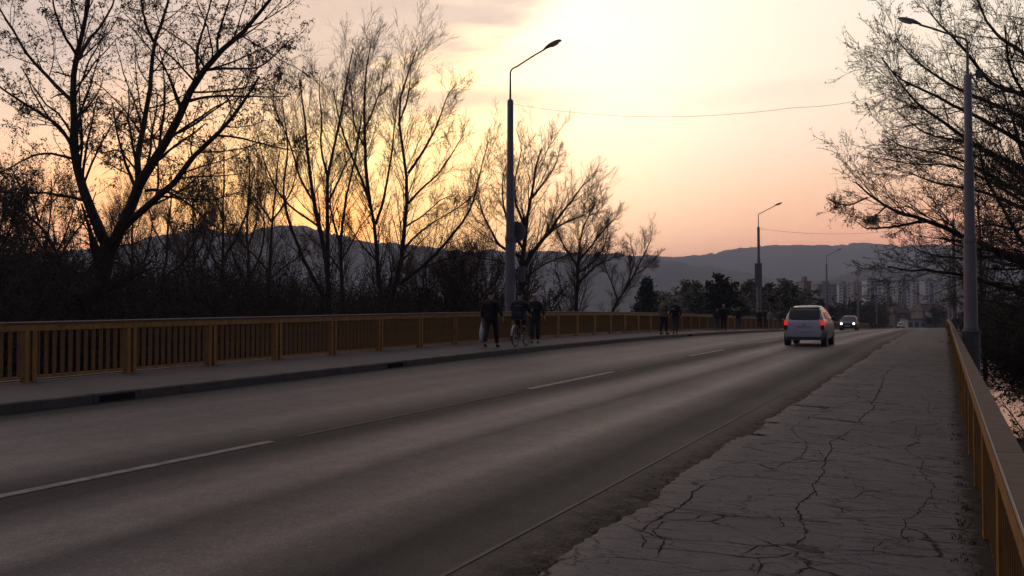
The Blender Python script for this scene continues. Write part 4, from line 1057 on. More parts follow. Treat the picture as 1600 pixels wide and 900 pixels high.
for i, (kind, px, yt, d, lab, w) in enumerate([
  ('pale', 1050, 446, 120, 'pale blossoming tree above the pair of walkers', 1.2),
  ('green', 1088, 432, 125, 'green tree behind the railing between the pair of walkers and the lone ones', 1.0),
  ('dark', 1122, 424, 122, 'tallest dark green tree above the three lone walkers', 1.1),
  ('green', 1165, 432, 140, 'rounded green tree just left of the second left lamp', 1.0),
  ('dark', 1205, 440, 150, 'dark tree just right of the second left lamp', 1.0),
  ('green', 1238, 431, 160, 'green tree rising right above the silver car roof', 1.05),
  ('pale', 1025, 452, 112, 'pale low tree between dark conifer and the pair of walkers', 1.1),
  ('pale', 1185, 448, 118, 'low pale tree at the foot of the second left lamp', 1.0),
  ('dark', 1285, 462, 210, 'dark low tree behind the third left lamp', 1.3),
  ('dark', 1345, 480, 330, 'dark tree below the housing blocks, above the oncoming car', 1.6),
  ('dark', 1385, 470, 360, 'pointed dark tree in front of the left part of the pale blocks', 1.0),
  ('dark', 1436, 474, 340, 'dark tree before the right part of the pale blocks', 1.1),
  ('dark', 1462, 478, 300, 'dark tree left of the far end of the right railing', 1.3),
  ('dark', 1410, 482, 380, 'small dark tree between the two pointed ones', 1.2)]):
    leafy(kind, px, yt-(6 if px < 1260 else 0), d, lab, rz=i*1.7, wid=w*1.25)
# conifer
def conifer(px, yt, depth, label):
    p = at(px, 500, depth); zg = float(land_z(p[0], p[1])); H = (YH-yt)/F*depth+CZ-zg; rs = np.random.RandomState(4)
    o = thing('conifer', label, 'tree', (p[0], p[1], zg))
    P = np.zeros((1, 6, 3)); P[0, :, 2] = np.linspace(0, H, 6); R = np.linspace(.16, .02, 6)[None]
    link('trunk', npmesh('t', *tubes(P, R, 8), smooth=True), M['bark'], o)
    n = 260; t = .08+.9*rs.rand(n); a = rs.rand(n)*6.28; L = (1-t)**.9*H*.40+.12; k = 5
    B = np.zeros((n, k, 3))
    for j in range(k):
        u = j/(k-1); B[:, j] = np.stack([np.cos(a)*L*u, np.sin(a)*L*u, t*H-L*.35*u+L*.18*u*u], 1)
    link('branches', npmesh('b', *tubes(B, np.full((n, k), .02), 3)), M['bark'], o, kind='stuff')
    link('foliage', npmesh('l', *leaves(B, 40, .34, rs, tmin=0, elong=2.2, droop=.6)), M['conifer'], o, kind='stuff')
conifer(1011, 432, 100, 'dark pointed conifer between the bare trees and the pale tree')
conifer(1391, 462, 420, 'small dark conifer in front of the pale housing blocks')
# far woods reading as one mass
spots = []
for j in range(170):
    px = 930+900*(j+rs.rand())/170; d = 170+330*rs.rand()
    if px > 1500: d = 262+120*rs.rand(); p = at(px, 500, d)
    if -20 < p[0] < 6: continue
    if float(land_z(p[0], p[1])) < -3.2: continue
    h = (YH-(464+14*rs.rand()+(10 if px > 1330 else 0)))/F*d+5.7; spots.append((p[0], p[1], -3.9, h/6))
for j in range(46):
    px = 1315+170*(j+rs.rand())/46; d = 215+70*rs.rand(); p = at(px, 500, d)
    if -16.5 < p[0] < 2: d = 330+60*rs.rand(); p = at(px, 500, d)
    if -16.5 < p[0] < 2: continue
    h = (YH-(474+12*rs.rand()))/F*d+5.7; spots.append((p[0], p[1], -3.9, h/6))
BF = [bush_base(s, 6.0, leaf=.5, per=3, stems=7, m1=6, m2=4) for s in (8, 9)]
thicket('far_woods', 'low dark woods behind the far end of the bridge', spots, BF, M['scrub'], M['bark'], 8)

# ---------------------------------------------------------------- far buildings
M['block_wall'] = mat('pale_block_render', (.44,.43,.43), .8, nscale=.15, namt=.12)
M['block_dark'] = mat('loggia_recess', (.09,.09,.10), .8)
M['block_brown'] = mat('brownish_block_wall', (.15,.13,.125), .8, nscale=.1, namt=.15)
M['glass_far'] = mat('dark_window_glass', (.06,.062,.07), .25)
M['roof_red'] = mat('dull_red_roof_tiles', (.040,.018,.017), .8, nscale=.8, namt=.3)
M['white_wall'] = mat('white_wall', (.40,.39,.38), .8, nscale=.5, namt=.12)
def block(px0, px1, ytop, depth, wall, label, loggia=True, floors=13, yaw=0.0):
    a, b = at(px0, 500, depth), at(px1, 500, depth); w = np.linalg.norm((b-a)[:2]); c = (a+b)/2
    zb = -4.2; H = (YH-ytop)/F*depth+CZ-zb
    rz = math.atan2(b[1]-a[1], b[0]-a[0])+yaw
    o = thing('apartment_block', label, 'building', (c[0], c[1], zb), rz)
    MB().box(-w/2, w/2, 0, 14, 0, H).build('wall', wall, o)
    mb = MB().box(-w/2-.3, w/2+.3, -.3, 14.3, H, H+.6); mb.box(-w/6, w/6, 3, 9, H+.6, H+3); mb.build('roof', M['block_dark'], o)
    fl = H/floors; wd = MB(); lg = MB(); nc = max(3, int(w/3.3)); cw = w/nc
    for i in range(nc):
        x = -w/2+cw*(i+.5)
        if loggia and i % 3 == 1:
            lg.box(x-cw*.46, x+cw*.46, -.06, .4, fl*.6, H-.8)
            for f in range(floors): lg.box(x-cw*.46, x+cw*.46, -.9, -.05, f*fl+.15, f*fl+1.0)
            continue
        for f in range(floors): wd.box(x-cw*.26, x+cw*.26, -.05, .3, f*fl+fl*.32, f*fl+fl*.78)
    wd.build('windows', M['glass_far'], o, kind='stuff')
    if loggia: lg.build('loggias', M['block_dark'], o, kind='stuff')
block(1355, 1378, 438, 960, M['block_wall'], 'pale apartment block with dark loggias, leftmost of the pale row')
block(1380, 1402, 441, 980, M['block_wall'], 'pale apartment block above the small far car')
block(1403, 1424, 439, 950, M['block_wall'], 'pale apartment block in the middle of the row beyond the bridge')
block(1426, 1445, 441, 975, M['block_wall'], 'pale apartment block left of the second right lamp')
block(1446, 1466, 439, 955, M['block_wall'], 'pale apartment block partly behind the branches at the right end of its row')
block(1311, 1330, 444, 1000, M['block_wall'], 'dim pale apartment block between brown block and pale row')
block(1334, 1350, 441, 1020, M['block_brown'], 'narrow dark block between the two pale groups')
block(1278, 1308, 445, 820, M['block_brown'], 'wide brownish apartment block behind the third left lamp', loggia=False)
block(1257, 1268, 441, 500, M['block_brown'], 'narrow dark tower block above the silver car', loggia=False, floors=9)
def house(px0, px1, yeave, yridge, depth, label, wall, roof, yb=None):
    a, b = at(px0, 500, depth), at(px1, 500, depth); w = np.linalg.norm((b-a)[:2]); c = (a+b)/2; zb = -4.0
    he = (YH-yeave)/F*depth+CZ-zb; hr = (YH-yridge)/F*depth+CZ-zb
    o = thing('house', label, 'building', (c[0], c[1], zb), math.atan2(b[1]-a[1], b[0]-a[0]))
    MB().box(-w/2, w/2, 0, 9, 0, he).build('wall', wall, o)
    mb = MB(); mb.add([(-w/2-.5,-.6,he),(w/2+.5,-.6,he),(w/2+.5,9.6,he),(-w/2-.5,9.6,he),(-w/2+1,4.5,hr),(w/2-1,4.5,hr)], [(0,1,5,4),(1,2,5),(2,3,4,5),(3,0,4),(3,2,1,0)]).build('roof', roof, o)
    r = MB().box(w*.2, w*.2+.7, 3, 3.7, he, hr+.7); r.build('chimney', wall, o)
    n = max(2, int(w/4))
    for i in range(n):
        x = -w/2+w*(i+.5)/n; f = MB().box(x-.6, x+.6, -.06, .1, he-2.2, he-.9).build('window', M['glass_far'], o)
house(1398, 1425, 489, 478, 330, 'house with dull red hipped roof below the pale apartment blocks', M['block_brown'], M['roof_red'])
house(1442, 1482, 486, 474, 300, 'wide house with dark red roof left of the second right lamp', M['block_brown'], M['roof_red'])
house(1335, 1362, 492, 484, 300, 'low dark house right of the oncoming car', M['block_brown'], M['block_dark'])
def shed(px0, px1, ytop, ybot, depth, label):
    a, b = at(px0, 500, depth), at(px1, 500, depth); w = np.linalg.norm((b-a)[:2]); c = (a+b)/2
    zt = CZ+(YH-ytop)/F*depth; zb = -4.1
    o = thing('kiosk', label, 'building', (c[0], c[1], zb), math.atan2(b[1]-a[1], b[0]-a[0])); H = zt-zb
    MB().box(-w/2, w/2, 0, 6, 0, H).build('wall', M['white_wall'], o); MB().box(-w/2-.3, w/2+.3, -.4, 6.3, H, H+.25).build('roof', M['block_dark'], o)
    for k in range(3):
        x = -w/2+w*(k+.5)/3; MB().box(x-w*.1, x+w*.1, -.05, .1, H-2.2, H-.9).build('window', M['glass_far'], o)
shed(1418, 1447, 499, 509, 300, 'low white flat-roofed building at the far end of the road')
def flag(px, py, depth, label, lean):
    p = at(px, py, depth); H = p[2]+4+.2
    o = thing('flag', label, 'flag', (p[0], p[1], -4)); MB().tube([(0,0,0),(0,0,H)], .06, 6).build('flagpole', M['pole'], o)
    mb = MB(); P = []; 
    for i in range(6):
        for j in range(3): P.append((i*.35*lean, .12*math.sin(i*1.7), H-.1-j*.65-i*.16))
    mb.add(P, [(i*3+j, i*3+j+1, i*3+j+4, i*3+j+3) for i in range(5) for j in range(2)]+[(i*3+j+3, i*3+j+4, i*3+j+1, i*3+j) for i in range(5) for j in range(2)]).build('cloth', M['white_wall'], o)
flag(1429, 485, 290, 'small white flag, left one of two above the low white building', 1)
flag(1445, 486, 295, 'small white flag, right one of two above the low white building', 1)

# ---------------------------------------------------------------- cars
M['silver'] = mat('silver_blue_car_paint', (.38,.38,.43), .28, .55, nscale=3, namt=.04)
M['dark_paint'] = mat('dark_blue_car_paint', (.05,.055,.09), .3, .3)
M['pale_paint'] = mat('pale_green_car_paint', (.34,.40,.34), .35, .2)
M['car_glass'] = mat('tinted_car_glass', (.010,.012,.018), .06)
M['tyre'] = mat('tyre_rubber', (.015,.015,.015), .85)
M['rim'] = mat('wheel_rim', (.20,.20,.21), .4, .6)
M['bumper'] = mat('dark_bumper_plastic', (.035,.036,.04), .6)
M['tail_on'] = mat('lit_tail_lamp', (.5,.02,.01), .3, emit=(1.0,.035,.015), estr=.55)
M['tail_off'] = mat('unlit_lamp_glass', (.09,.008,.012), .2)
M['head_on'] = mat('lit_headlamp', (.9,.9,.85), .2, emit=(1.0,.95,.85), estr=5.0)
M['head_off'] = mat('unlit_headlamp', (.4,.4,.4), .15)
M['plate'] = mat('number_plate', (.5,.5,.47), .5, nscale=22, namt=.5)
M['chrome'] = mat('chrome_trim', (.5,.5,.52), .2, .9)
M['seat'] = mat('car_interior', (.02,.02,.022), .9)
def car(label, cat, loc, heading, L, Wd, top, bot, belt, paint, tail=None, head=None, prof_w=None):
    """y runs from tail (0) to nose (L). top: list (y, z) of the outline; belt(y) height of the shoulder"""
    o = thing('car', label, cat, loc, heading, 'cars on the bridge road')
    ys = sorted(set([p[0] for p in top]+list(np.linspace(0, L, 25))))
    tz = lambda y: float(np.interp(y, [p[0] for p in top], [p[1] for p in top]))
    def endw(y):   # plan rounding at both ends
        e = min(y, L-y); return 1-.16*math.exp(-e/.16)-.03*math.exp(-e/.8)
    rows = []
    hw = Wd/2
    def section(y):
        zt = tz(y); zb = bot+.06*math.exp(-min(y, L-y)/.15); e = endw(y); bl = min(belt, zt-.02)
        rf = max(0, min(1, (zt-belt)/.62)); wr = hw*(1-.29*rf)                 # roof narrows
        return [(0, zb), (hw*e*.88, zb), (hw*e*.97, zb+.10), (hw*e, zb+(bl-zb)*.45), (hw*e*.985, bl-.10 if bl-.1 > zb+.1 else bl), (hw*e*.955, bl),
                (hw*e*.955+(wr*e-hw*e*.955)*.55, bl+(zt-bl)*.55), (wr*e*.97, zt-(zt-bl)*.12-.005), (wr*e*.80, zt-.004), (wr*e*.4, zt+.012*rf+.004), (0, zt+.018*rf+.006)]
    P = []; Fs = []; nn = 11
    for y in ys:
        sct = section(y)
        P += [(x, y, z) for x, z in sct]+[(-x, y, z) for x, z in sct[1:-1]][::-1]
    n = 2*nn-2
    for i in range(len(ys)-1):
        for k in range(n): Fs.append((i*n+k, i*n+(k+1) % n, (i+1)*n+(k+1) % n, (i+1)*n+k))
    Fs += [tuple(range(n))[::-1], tuple((len(ys)-1)*n+k for k in range(n))]
    mb = MB(); mb.add([(-p[0], p[1], p[2]) for p in P], Fs); body = mb.build('body', paint, o, True)
    # surface point at (y, v) on side for panels proud of the body
    def side_pt(y, v, sx, off=.006):
        s_ = section(y); a, b, c = s_[5], s_[6], s_[7]
        if v < .5: u = v/.5; x = a[0]+(b[0]-a[0])*u; z = a[1]+(b[1]-a[1])*u
        else: u = (v-.5)/.5; x = b[0]+(c[0]-b[0])*u; z = b[1]+(c[1]-b[1])*u
        return (sx*(x+off), y, z)
    tops = [y for y, z in top if z > belt+.05]; y0, y1 = min(tops), max(tops)
    ytop = [y for y, z in top if z > belt+.45]; ya, yb = min(ytop), max(ytop)
    for sx in (-1, 1):
        cuts = np.linspace(ya+.02, yb-.02, 3 if L < 4 else 4)
        for a, b in zip(cuts[:-1], cuts[1:]):
            P = []; n_ = 5
            for j in range(n_):
                y = a+.03+(b-a-.06)*j/(n_-1); 
                for v in (.12, .5, .9): P.append(side_pt(y, v, sx))
            f = []
            for j in range(n_-1):
                for k in range(2):
                    q = (j*3+k, j*3+k+1, j*3+k+4, j*3+k+3); f.append(q if sx < 0 else q[::-1])
            MB().add(P, f).build('side_window', M['car_glass'], o)
        yq = y1-.15; mb = MB()
        P = [side_pt(ya-.02, .85, sx, .008), side_pt(ya-.02, .15, sx, .008), side_pt(max(y0, ya-.25), .2, sx, .008)]
    def slope_glass(name, za, zb2, front):
        # outline points between heights za..zb2 on the rear or front slope
        seq = [p for p in top]; 
        seq = seq[::-1] if front else seq
        hs = np.linspace(za, zb2, 6); P = []
        zz_ = [p[1] for p in seq]; yy_ = [p[0] for p in seq]; im = int(np.argmax(zz_)); 
        for hi_, h in enumerate(hs):
            j_ = hi_-2.5
            y = float(np.interp(h, zz_[:im+1], yy_[:im+1])); s_ = section(y); wr = s_[8][0]*1.04
            wfull = s_[5][0]*(1-.16*(h-za)/(zb2-za+1e-6))*.86
            off = .012*(1 if front else -1)
            for k in range(7):
                u = k/6*2-1; x = u*wfull*(1-.09*(abs(j_)-1.6)*(abs(j_) > 1.6)); bulge = .05*(1-u*u)
                P.append((x, y+off*1.5+(bulge if front else -bulge)*.5, h+.012))
        f = []
        for j in range(5):
            for k in range(6):
                q = (j*7+k, j*7+k+1, j*7+k+8, j*7+k+7); f.append(q if not front else q[::-1])
        mbx = MB().add(P, f); return mbx.build(name, M['car_glass'], o)
    zmax = max(p[1] for p in top)
    slope_glass('rear_window', belt+.06, zmax-.12, False); slope_glass('windscreen', belt+.05, zmax-.10, True)
    # wheels
    r = .31
    for y in (.72, L-.80):
        for sx in (-1, 1):
            Mx = Matrix.Translation((sx*(hw-.12), y, r)) @ Matrix.Rotation(math.pi/2, 4, 'Y')
            wmb = MB().lathe([(r*.66,-.10),(r*.93,-.105),(r,-.07),(r,.07),(r*.93,.105),(r*.66,.10)], 24, Mx); w = wmb.build('wheel', M['tyre'], o, True)
            MB().lathe([(.02,-.09),(r*.66,-.085),(r*.66,.085),(.02,.09)], 16, Mx).build('rim', M['rim'], w)
            MB().lathe([(r+.05,-.112),(r+.05,.108)], 24, Mx @ Matrix.Translation((0,0,0))).build('wheel_arch', M['bumper'], o)
        # mirrors
    ym = y1-.42 if y1-.42 < L else L*.7
    for sx in (-1, 1):
        mm = Matrix.Translation((sx*(hw+.07), ym, belt+.10)); P = []
        mb = MB().lathe([(.03,-.07),(.085,-.05),(.10,0),(.085,.05),(.03,.07)], 10, mm @ Matrix.Rotation(math.pi/2, 4, 'X')); mb.box(-.12*sx if sx > 0 else .0, 0 if sx > 0 else .12, -.02, .02, -.05, -.01, mm); mb.build('wing_mirror', M['bumper'], o, True)
    mb = MB(); mb.box(-hw*.80, hw*.80, -.015, .10, bot-.02, bot+.12); mb.box(-hw*.80, hw*.80, L-.10, L+.012, bot-.02, bot+.14); mb.build('bumper_trim', M['bumper'], o)
    MB().box(-.26, .26, -.035, -.012, .62, .73).build('number_plate', M['plate'], o)
    MB().box(-.26, .26, L+.008, L+.02, .38, .49).build('number_plate', M['plate'], o)
    for sx in (-1, 1):
        x0 = sx*hw*.77; x1 = sx*hw*.93
        a, b = min(x0, x1), max(x0, x1)
        if tail:
            mb = MB(); mb.box(a, b, -.005, .14, belt-.18, belt+.02); mb.build('tail_light', tail[0], o)
            mb = MB(); mb.box(a, b, -.004, .14, belt-.37, belt-.185); mb.build('lower_tail_light', M['tail_off'], o)
        if head:
            mb = MB().lathe([(.01,-.01),(.10,0),(.085,.03),(.03,.045)], 12, Matrix.Translation((sx*hw*.70, L-.03, .66)) @ Matrix.Rotation(-math.pi/2, 4, 'X')); mb.build('headlight', head, o, True)
    g = MB().box(-hw*.45, hw*.45, L-.02, L+.006, .56, .66); g.build('grille', M['bumper'], o)
    return o, section
MPV = [(0,.50),(.02,.80),(.05,.98),(.10,1.06),(.22,1.30),(.36,1.52),(.50,1.62),(.9,1.70),(1.8,1.72),(2.5,1.64),(3.0,1.42),(3.45,1.10),(3.85,.98),(4.15,.80),(4.28,.55)]
cx, cy = -5.45, 43.9
c1, sec1 = car('silver people carrier driving away with its tail lights lit', 'car', (cx, cy, float(zs(cx, cy+1))), 0.0, 4.28, 1.76, MPV, .27, 1.06, M['silver'], tail=(M['tail_on'],), head=M['head_off'])
MB().box(-.30,.30,-.028,.0,.80,.835).build('tailgate_handle', M['chrome'], c1)
MB().tube([(0,.75,1.70),(0,.62,1.86)], .006, 5).build('antenna', M['bumper'], c1)
MB().box(-.62,.62,.40,.62,1.60,1.645).build('roof_spoiler', M['silver'], c1)
MB().tube([(0,-.02,1.10),(.18,-.03,1.14),(.42,-.02,1.19)], .008, 5).build('rear_wiper', M['bumper'], c1)
mb = MB()
mb.add([(-.09,-.022,.915),(0,-.022,.955),(.09,-.022,.915),(.09,-.022,.895),(0,-.022,.933),(-.09,-.022,.895)], [(0,5,4,1),(1,4,3,2)]); mb.add([(-.09,-.022,.88),(0,-.022,.92),(.09,-.022,.88),(.09,-.022,.86),(0,-.022,.898),(-.09,-.022,.86)], [(0,5,4,1),(1,4,3,2)])
mb.build('badge', M['chrome'], c1)
HATCH = [(0,.45),(.03,.75),(.10,.95),(.40,1.25),(.65,1.38),(1.6,1.43),(2.2,1.38),(2.75,.98),(3.3,.88),(3.75,.72),(3.85,.5)]
cx, cy = -8.75, 104
car('oncoming dark blue car with both headlights shining', 'car', (cx, cy+3.85, float(zs(cx, cy+1))), math.pi, 3.85, 1.66, HATCH, .24, .90, M['dark_paint'], tail=(M['tail_off'],), head=M['head_on'])
cx, cy = -11.2, 262
p = at(1407, 513, 240)
car('small pale far-off car with headlights off', 'car', (p[0], p[1]+3.8, float(zs(p[0], p[1]))+.0), math.pi, 3.85, 1.66, HATCH, .24, .90, M['pale_paint'], tail=(M['tail_off'],), head=M['head_off'])

# ---------------------------------------------------------------- people
def skin_mesh(name, V, E, Rr, sub=1, root=0):
    me = bpy.data.meshes.new(name); me.from_pydata([tuple(v) for v in V], E, []); me.update()
    o = bpy.data.objects.new('tmp', me); COL.objects.link(o)
    m = o.modifiers.new('s', 'SKIN'); m.use_smooth_shade = True
    for i, v in enumerate(me.skin_vertices[0].data):
        r = Rr[i]; v.radius = (r, r) if not hasattr(r, '__len__') else tuple(r); v.use_root = (i == root)
    s = o.modifiers.new('d', 'SUBSURF'); s.levels = sub; s.render_levels = sub
    bpy.context.view_layer.update()
    dg = bpy.context.evaluated_depsgraph_get(); out = bpy.data.meshes.new_from_object(o.evaluated_get(dg)); out.name = name
    bpy.data.objects.remove(o); bpy.data.meshes.remove(me); out.materials.clear()
    return out
M['skin'] = mat('skin', (.34,.20,.15), .6)
M['skin_dark'] = mat('face_feature', (.05,.02,.02), .6)
clothmats = {}
def cloth(c):
    if c not in clothmats: clothmats[c] = mat('cloth', c, .9, nscale=9, namt=.2, bump=.3, bscale=60)
    return clothmats[c]
def person(label, X, s, rz, H, top, legs, hair, z=None, stride=.22, arms=None, coat=.0, hairlen=0, ride=False, bulk=1.0, lean=0.0, bare=False, shoes=(.02,.02,.02)):
    """faces +Y locally. stride: half distance of the feet. arms: ((elbow),(wrist)) for right(+x) and left"""
    k = H/1.75; z0 = float(zs(X, s))+.15 if z is None else z
    o = thing('person', label, 'person', (X, s, z0), rz)
    hipz = .93; st = stride
    a = arms or [((.24,-.06,1.15), (.26,.06,.90)), ((-.24,.02,1.15), (-.27,.12,.91))]
    V = [(0,0,.98),(0,.0+lean*.3,1.12),(0,lean*.6,1.30),(0,lean*.9,1.42),(0,lean+.01,1.50),(0,lean+.02,1.56),(0,lean+.015,1.64),(0,lean+.01,1.70)]
    R = [(.12,.085),(.10,.075),(.085,.055),(.060,.045),(.048,.048),(.066,.078),(.075,.092),(.045,.055)]
    E = [(i, i+1) for i in range(7)]
    def add(p, r, par): V.append(p); R.append(r if hasattr(r, '__len__') else (r, r)); E.append((par, len(V)-1)); return len(V)-1
    nose = add((0, lean+.10, 1.595), (.012,.014), 5)
    for sx in (-1, 1): add((sx*.083, lean+.0, 1.60), (.010,.022), 5)
    ends = {}
    for sx, (el, wr) in zip((1, -1), a):
        sh = add((sx*.145, lean*.85-.0, 1.365), .034, 3); e = add((el[0], el[1], el[2]), .034, sh); w = add(wr, .026, e)
        d = Vector(wr)-Vector(el); d.normalize(); px_ = Vector((0,1,0)) if abs(d.y) < .7 else Vector((0,0,-1)); px_ = (px_-d*px_.dot(d)).normalized()
        pal = add(tuple(Vector(wr)+d*.055), (.022,.034), w)
        side = d.cross(px_).normalized()*-sx
        for fi, (off, ln) in enumerate(((-.028,.062),(-.009,.075),(.010,.070),(.028,.052))):
            b = Vector(wr)+d*.095+px_*off; f1 = add(tuple(b), .010, pal); f2 = add(tuple(b+d*ln*.55+side*.010), .008, f1); add(tuple(b+d*ln*.85+side*.030), .0065, f2)
        t1 = add(tuple(Vector(wr)+d*.05+px_*.042), .010, pal); add(tuple(Vector(wr)+d*.095+px_*.058), .008, t1)
        ends[sx] = Vector(wr)+d*.10
    lg = []
    for sx in (1, -1):
        if ride:
            kn = (sx*.12, .34 if sx > 0 else .30, .98 if sx > 0 else .72); an = (sx*.13, .12 if sx > 0 else .18, .62 if sx > 0 else .30); to = (sx*.13, an[1]+.14, an[2]-.07); hip = (sx*.10, 0, .98)
        else:
            f = st*sx; kn = (sx*.10, f*.55+.05, .50); an = (sx*.09, f-(.03 if f < 0 else -.02), .09+(.04 if f < 0 and st > .1 else 0)); to = (an[0]+sx*.015, an[1]+.15, .035); hip = (sx*.095, 0, .90)
        h = add(hip, (.095,.10), 0); kk = add(kn, .062, h); c_ = add(((kn[0]+an[0])/2, (kn[1]+an[1])/2-.02, (kn[2]+an[2])/2+.06), .058, kk); aa = add(an, .038, c_); tt = add(to, (.040,.028), aa)
        lg.append((hip, kn, ((kn[0]+an[0])/2, (kn[1]+an[1])/2-.02, (kn[2]+an[2])/2+.06), an, to))
    sc3 = lambda vs: [(v[0]*k, v[1]*k, v[2]*k) for v in vs]; sr = lambda rs_: [(r[0]*k, r[1]*k) for r in rs_]
    body = link('body', skin_mesh('body', sc3(V), E, sr(R), 1), M['skin'], o)
    for sx in (-1, 1): MB().lathe([(.004,-.003),(.011,0),(.004,.004)], 8, Matrix.Scale(k, 4) @ Matrix.Translation((sx*.032, lean+.095, 1.635)) @ Matrix.Rotation(math.pi/2, 4, 'X')).build('eye', M['skin_dark'], body)
    MB().box(-.025*k, .025*k, (lean+.094)*k, (lean+.104)*k, 1.548*k, 1.556*k).build('mouth', M['skin_dark'], body)
    # trousers
    tv = [(0,0,1.0)]; te = []; tr = [(.165,.125)]
    for l in lg:
        i = len(tv); tv += [l[0], l[1], l[2], (l[3][0], l[3][1], l[3][2]+.03)]; te += [(0, i), (i, i+1), (i+1, i+2), (i+2, i+3)]; tr += [(.115,.12), (.085,.085), (.078,.078), (.068,.068)]
    link('trousers', skin_mesh('trousers', sc3(tv), te, sr(tr), 1), cloth(legs), o)
    # jacket
    b = bulk; hem = .92-coat
    jv = [(0,0,hem),(0,0,1.02),(0,lean*.3,1.16),(0,lean*.6,1.30),(0,lean*.88,1.425),(0,lean*.97,1.50)]; je = [(i, i+1) for i in range(5)]; jr = [((.19+coat*.22)*b,(.15+coat*.15)*b),((.185+coat*.12)*b,.145*b),(.175*b,.135*b),(.175*b,.14*b),(.145*b,.125*b),(.082,.082)]
    for sx, (el, wr) in zip((1, -1), a):
        i = len(jv); wv = Vector(wr); ev = Vector(el); jv += [(sx*.165*b, lean*.85, 1.37), tuple(el), tuple(ev.lerp(wv, .92))]; je += [(4, i), (i, i+1), (i+1, i+2)]; jr += [(.070*b,.070*b), (.063*b,.063*b), (.048,.048)]
    link('jacket', skin_mesh('jacket', sc3(jv), je, sr(jr), 1, 1), cloth(top), o)
    link('jumper', skin_mesh('jumper', sc3([(0,0,1.0),(0,lean*.3,1.15),(0,lean*.6,1.28),(0,lean*.85,1.37),(0,lean*.93,1.44)]), [(0,1),(1,2),(2,3),(3,4)], sr([(.15*b,.12*b),(.15*b,.12*b),(.16*b,.125*b),(.155*b,.115*b),(.10*b,.085*b)]), 1), cloth(top), o)
    # hair
    hv = [(0,lean-.035,1.60),(0,lean-.015,1.68),(0,lean+.02,1.722)]; he = [(0,1),(1,2)]; hr_ = [(.088,.075),(.094,.098),(.06,.065)]
    if hairlen: hv += [(0,lean-.06,1.60-hairlen)]; he += [(0,3)]; hr_ += [(.075,.05)]
    if not bare: link('hair', skin_mesh('hair', sc3(hv), he, sr(hr_), 1), cloth(hair), o)
    for l in lg:
        sv = [(l[3][0], l[3][1]-.05, l[3][2]-.045), (l[4][0]*1.0, (l[3][1]+l[4][1])/2, (l[3][2]+l[4][2])/2-.02), (l[4][0], l[4][1]+.03, l[4][2]+.005)]
        link('shoe', skin_mesh('shoe', sc3(sv), [(0,1),(1,2)], sr([(.045,.045),(.05,.04),(.042,.032)]), 1), cloth(shoes), o)
    return o, {sx: Matrix.Rotation(rz, 3, 'Z') @ (e*k)+Vector((X, s, z0)) for sx, e in ends.items()}
blk = (.012,.011,.012)
pman, hands = person('man in black coat walking away with a white carrier bag in his left hand', -13.19, 29.0, .12, 1.80, blk, (.014,.013,.014), (.015,.012,.010), stride=.30, coat=.14, bulk=1.22,
   arms=[((.30,-.05,1.16), (.36,.02,.92)), ((-.27,-.02,1.14), (-.29,-.02,.88))])
# his bag
M['bag'] = mat('white_plastic_bag', (.50,.49,.52), .45, nscale=9, namt=.25, bump=.8, bscale=14)
hp = hands[-1]; g = MB()
prof = [(.012,.035,0.0),(.03,.05,-.08),(.045,.10,-.16),(.075,.15,-.30),(.085,.16,-.46),(.07,.145,-.58),(.03,.11,-.61)]
P = []; n = 14
for (rx, ry, z) in prof:
    for q in range(n):
        a = 2*math.pi*q/n; w = 1+.10*math.sin(3*a+z*9); P.append((rx*w*math.cos(a), ry*w*math.sin(a), z))
g.add(P, [(i*n+q, (i+1)*n+q, (i+1)*n+(q+1) % n, i*n+(q+1) % n) for i in range(len(prof)-1) for q in range(n)]+[tuple(range((len(prof)-1)*n, len(prof)*n))[::-1]])
bag = g.build('carrier_bag', M['bag'], None, True, loc=(hp.x, hp.y, hp.z+.01), rotz=.5); tag(bag, 'white plastic carrier bag hanging from the hand of the man in black', 'bag')
for sx in (-1, 1): MB().tube([(sx*.01,-.03,-.01),(sx*.012,0,.05),(sx*.01,.03,-.01)], .004, 5).build('handle', M['bag'], bag)
person('light-haired woman in long black coat facing the camera beside the cyclist', -13.30, 33.0, math.pi+.25, 1.78, (.016,.015,.017), (.018,.017,.02), (.42,.34,.22), stride=.05, coat=.12, bulk=1.05,
   arms=[((.25,.06,1.16), (.10,.26,1.16)), ((-.27,.02,1.15), (-.34,.10,.93))], hairlen=.06)
# cyclist and bicycle
M['frame'] = mat('dark_bicycle_frame', (.02,.02,.022), .4, .3); M['steel'] = mat('bicycle_steel', (.25,.25,.26), .35, .8); M['saddle'] = mat('saddle', (.015,.015,.015), .6); M['fender'] = mat('white_mudguard', (.45,.45,.44), .4)
bx, bs = -12.76, 30.4; bz = float(zs(bx, bs))+.15
bike = thing('bicycle', 'dark bicycle ridden along the left pavement, with pale mudguard', 'bicycle', (bx, bs, bz), .05)
def ring(rm, rt, n, yc, zc):
    P = []; Fs = []
    for i in range(n):
        a = 2*math.pi*i/n
        for j in range(6):
            b = 2*math.pi*j/6; r = rm+rt*math.cos(b); P.append((rt*math.sin(b), yc+r*math.cos(a), zc+r*math.sin(a)))
    for i in range(n):
        for j in range(6): Fs.append((i*6+j, ((i+1) % n)*6+j, ((i+1) % n)*6+(j+1) % 6, i*6+(j+1) % 6))
    return P, Fs
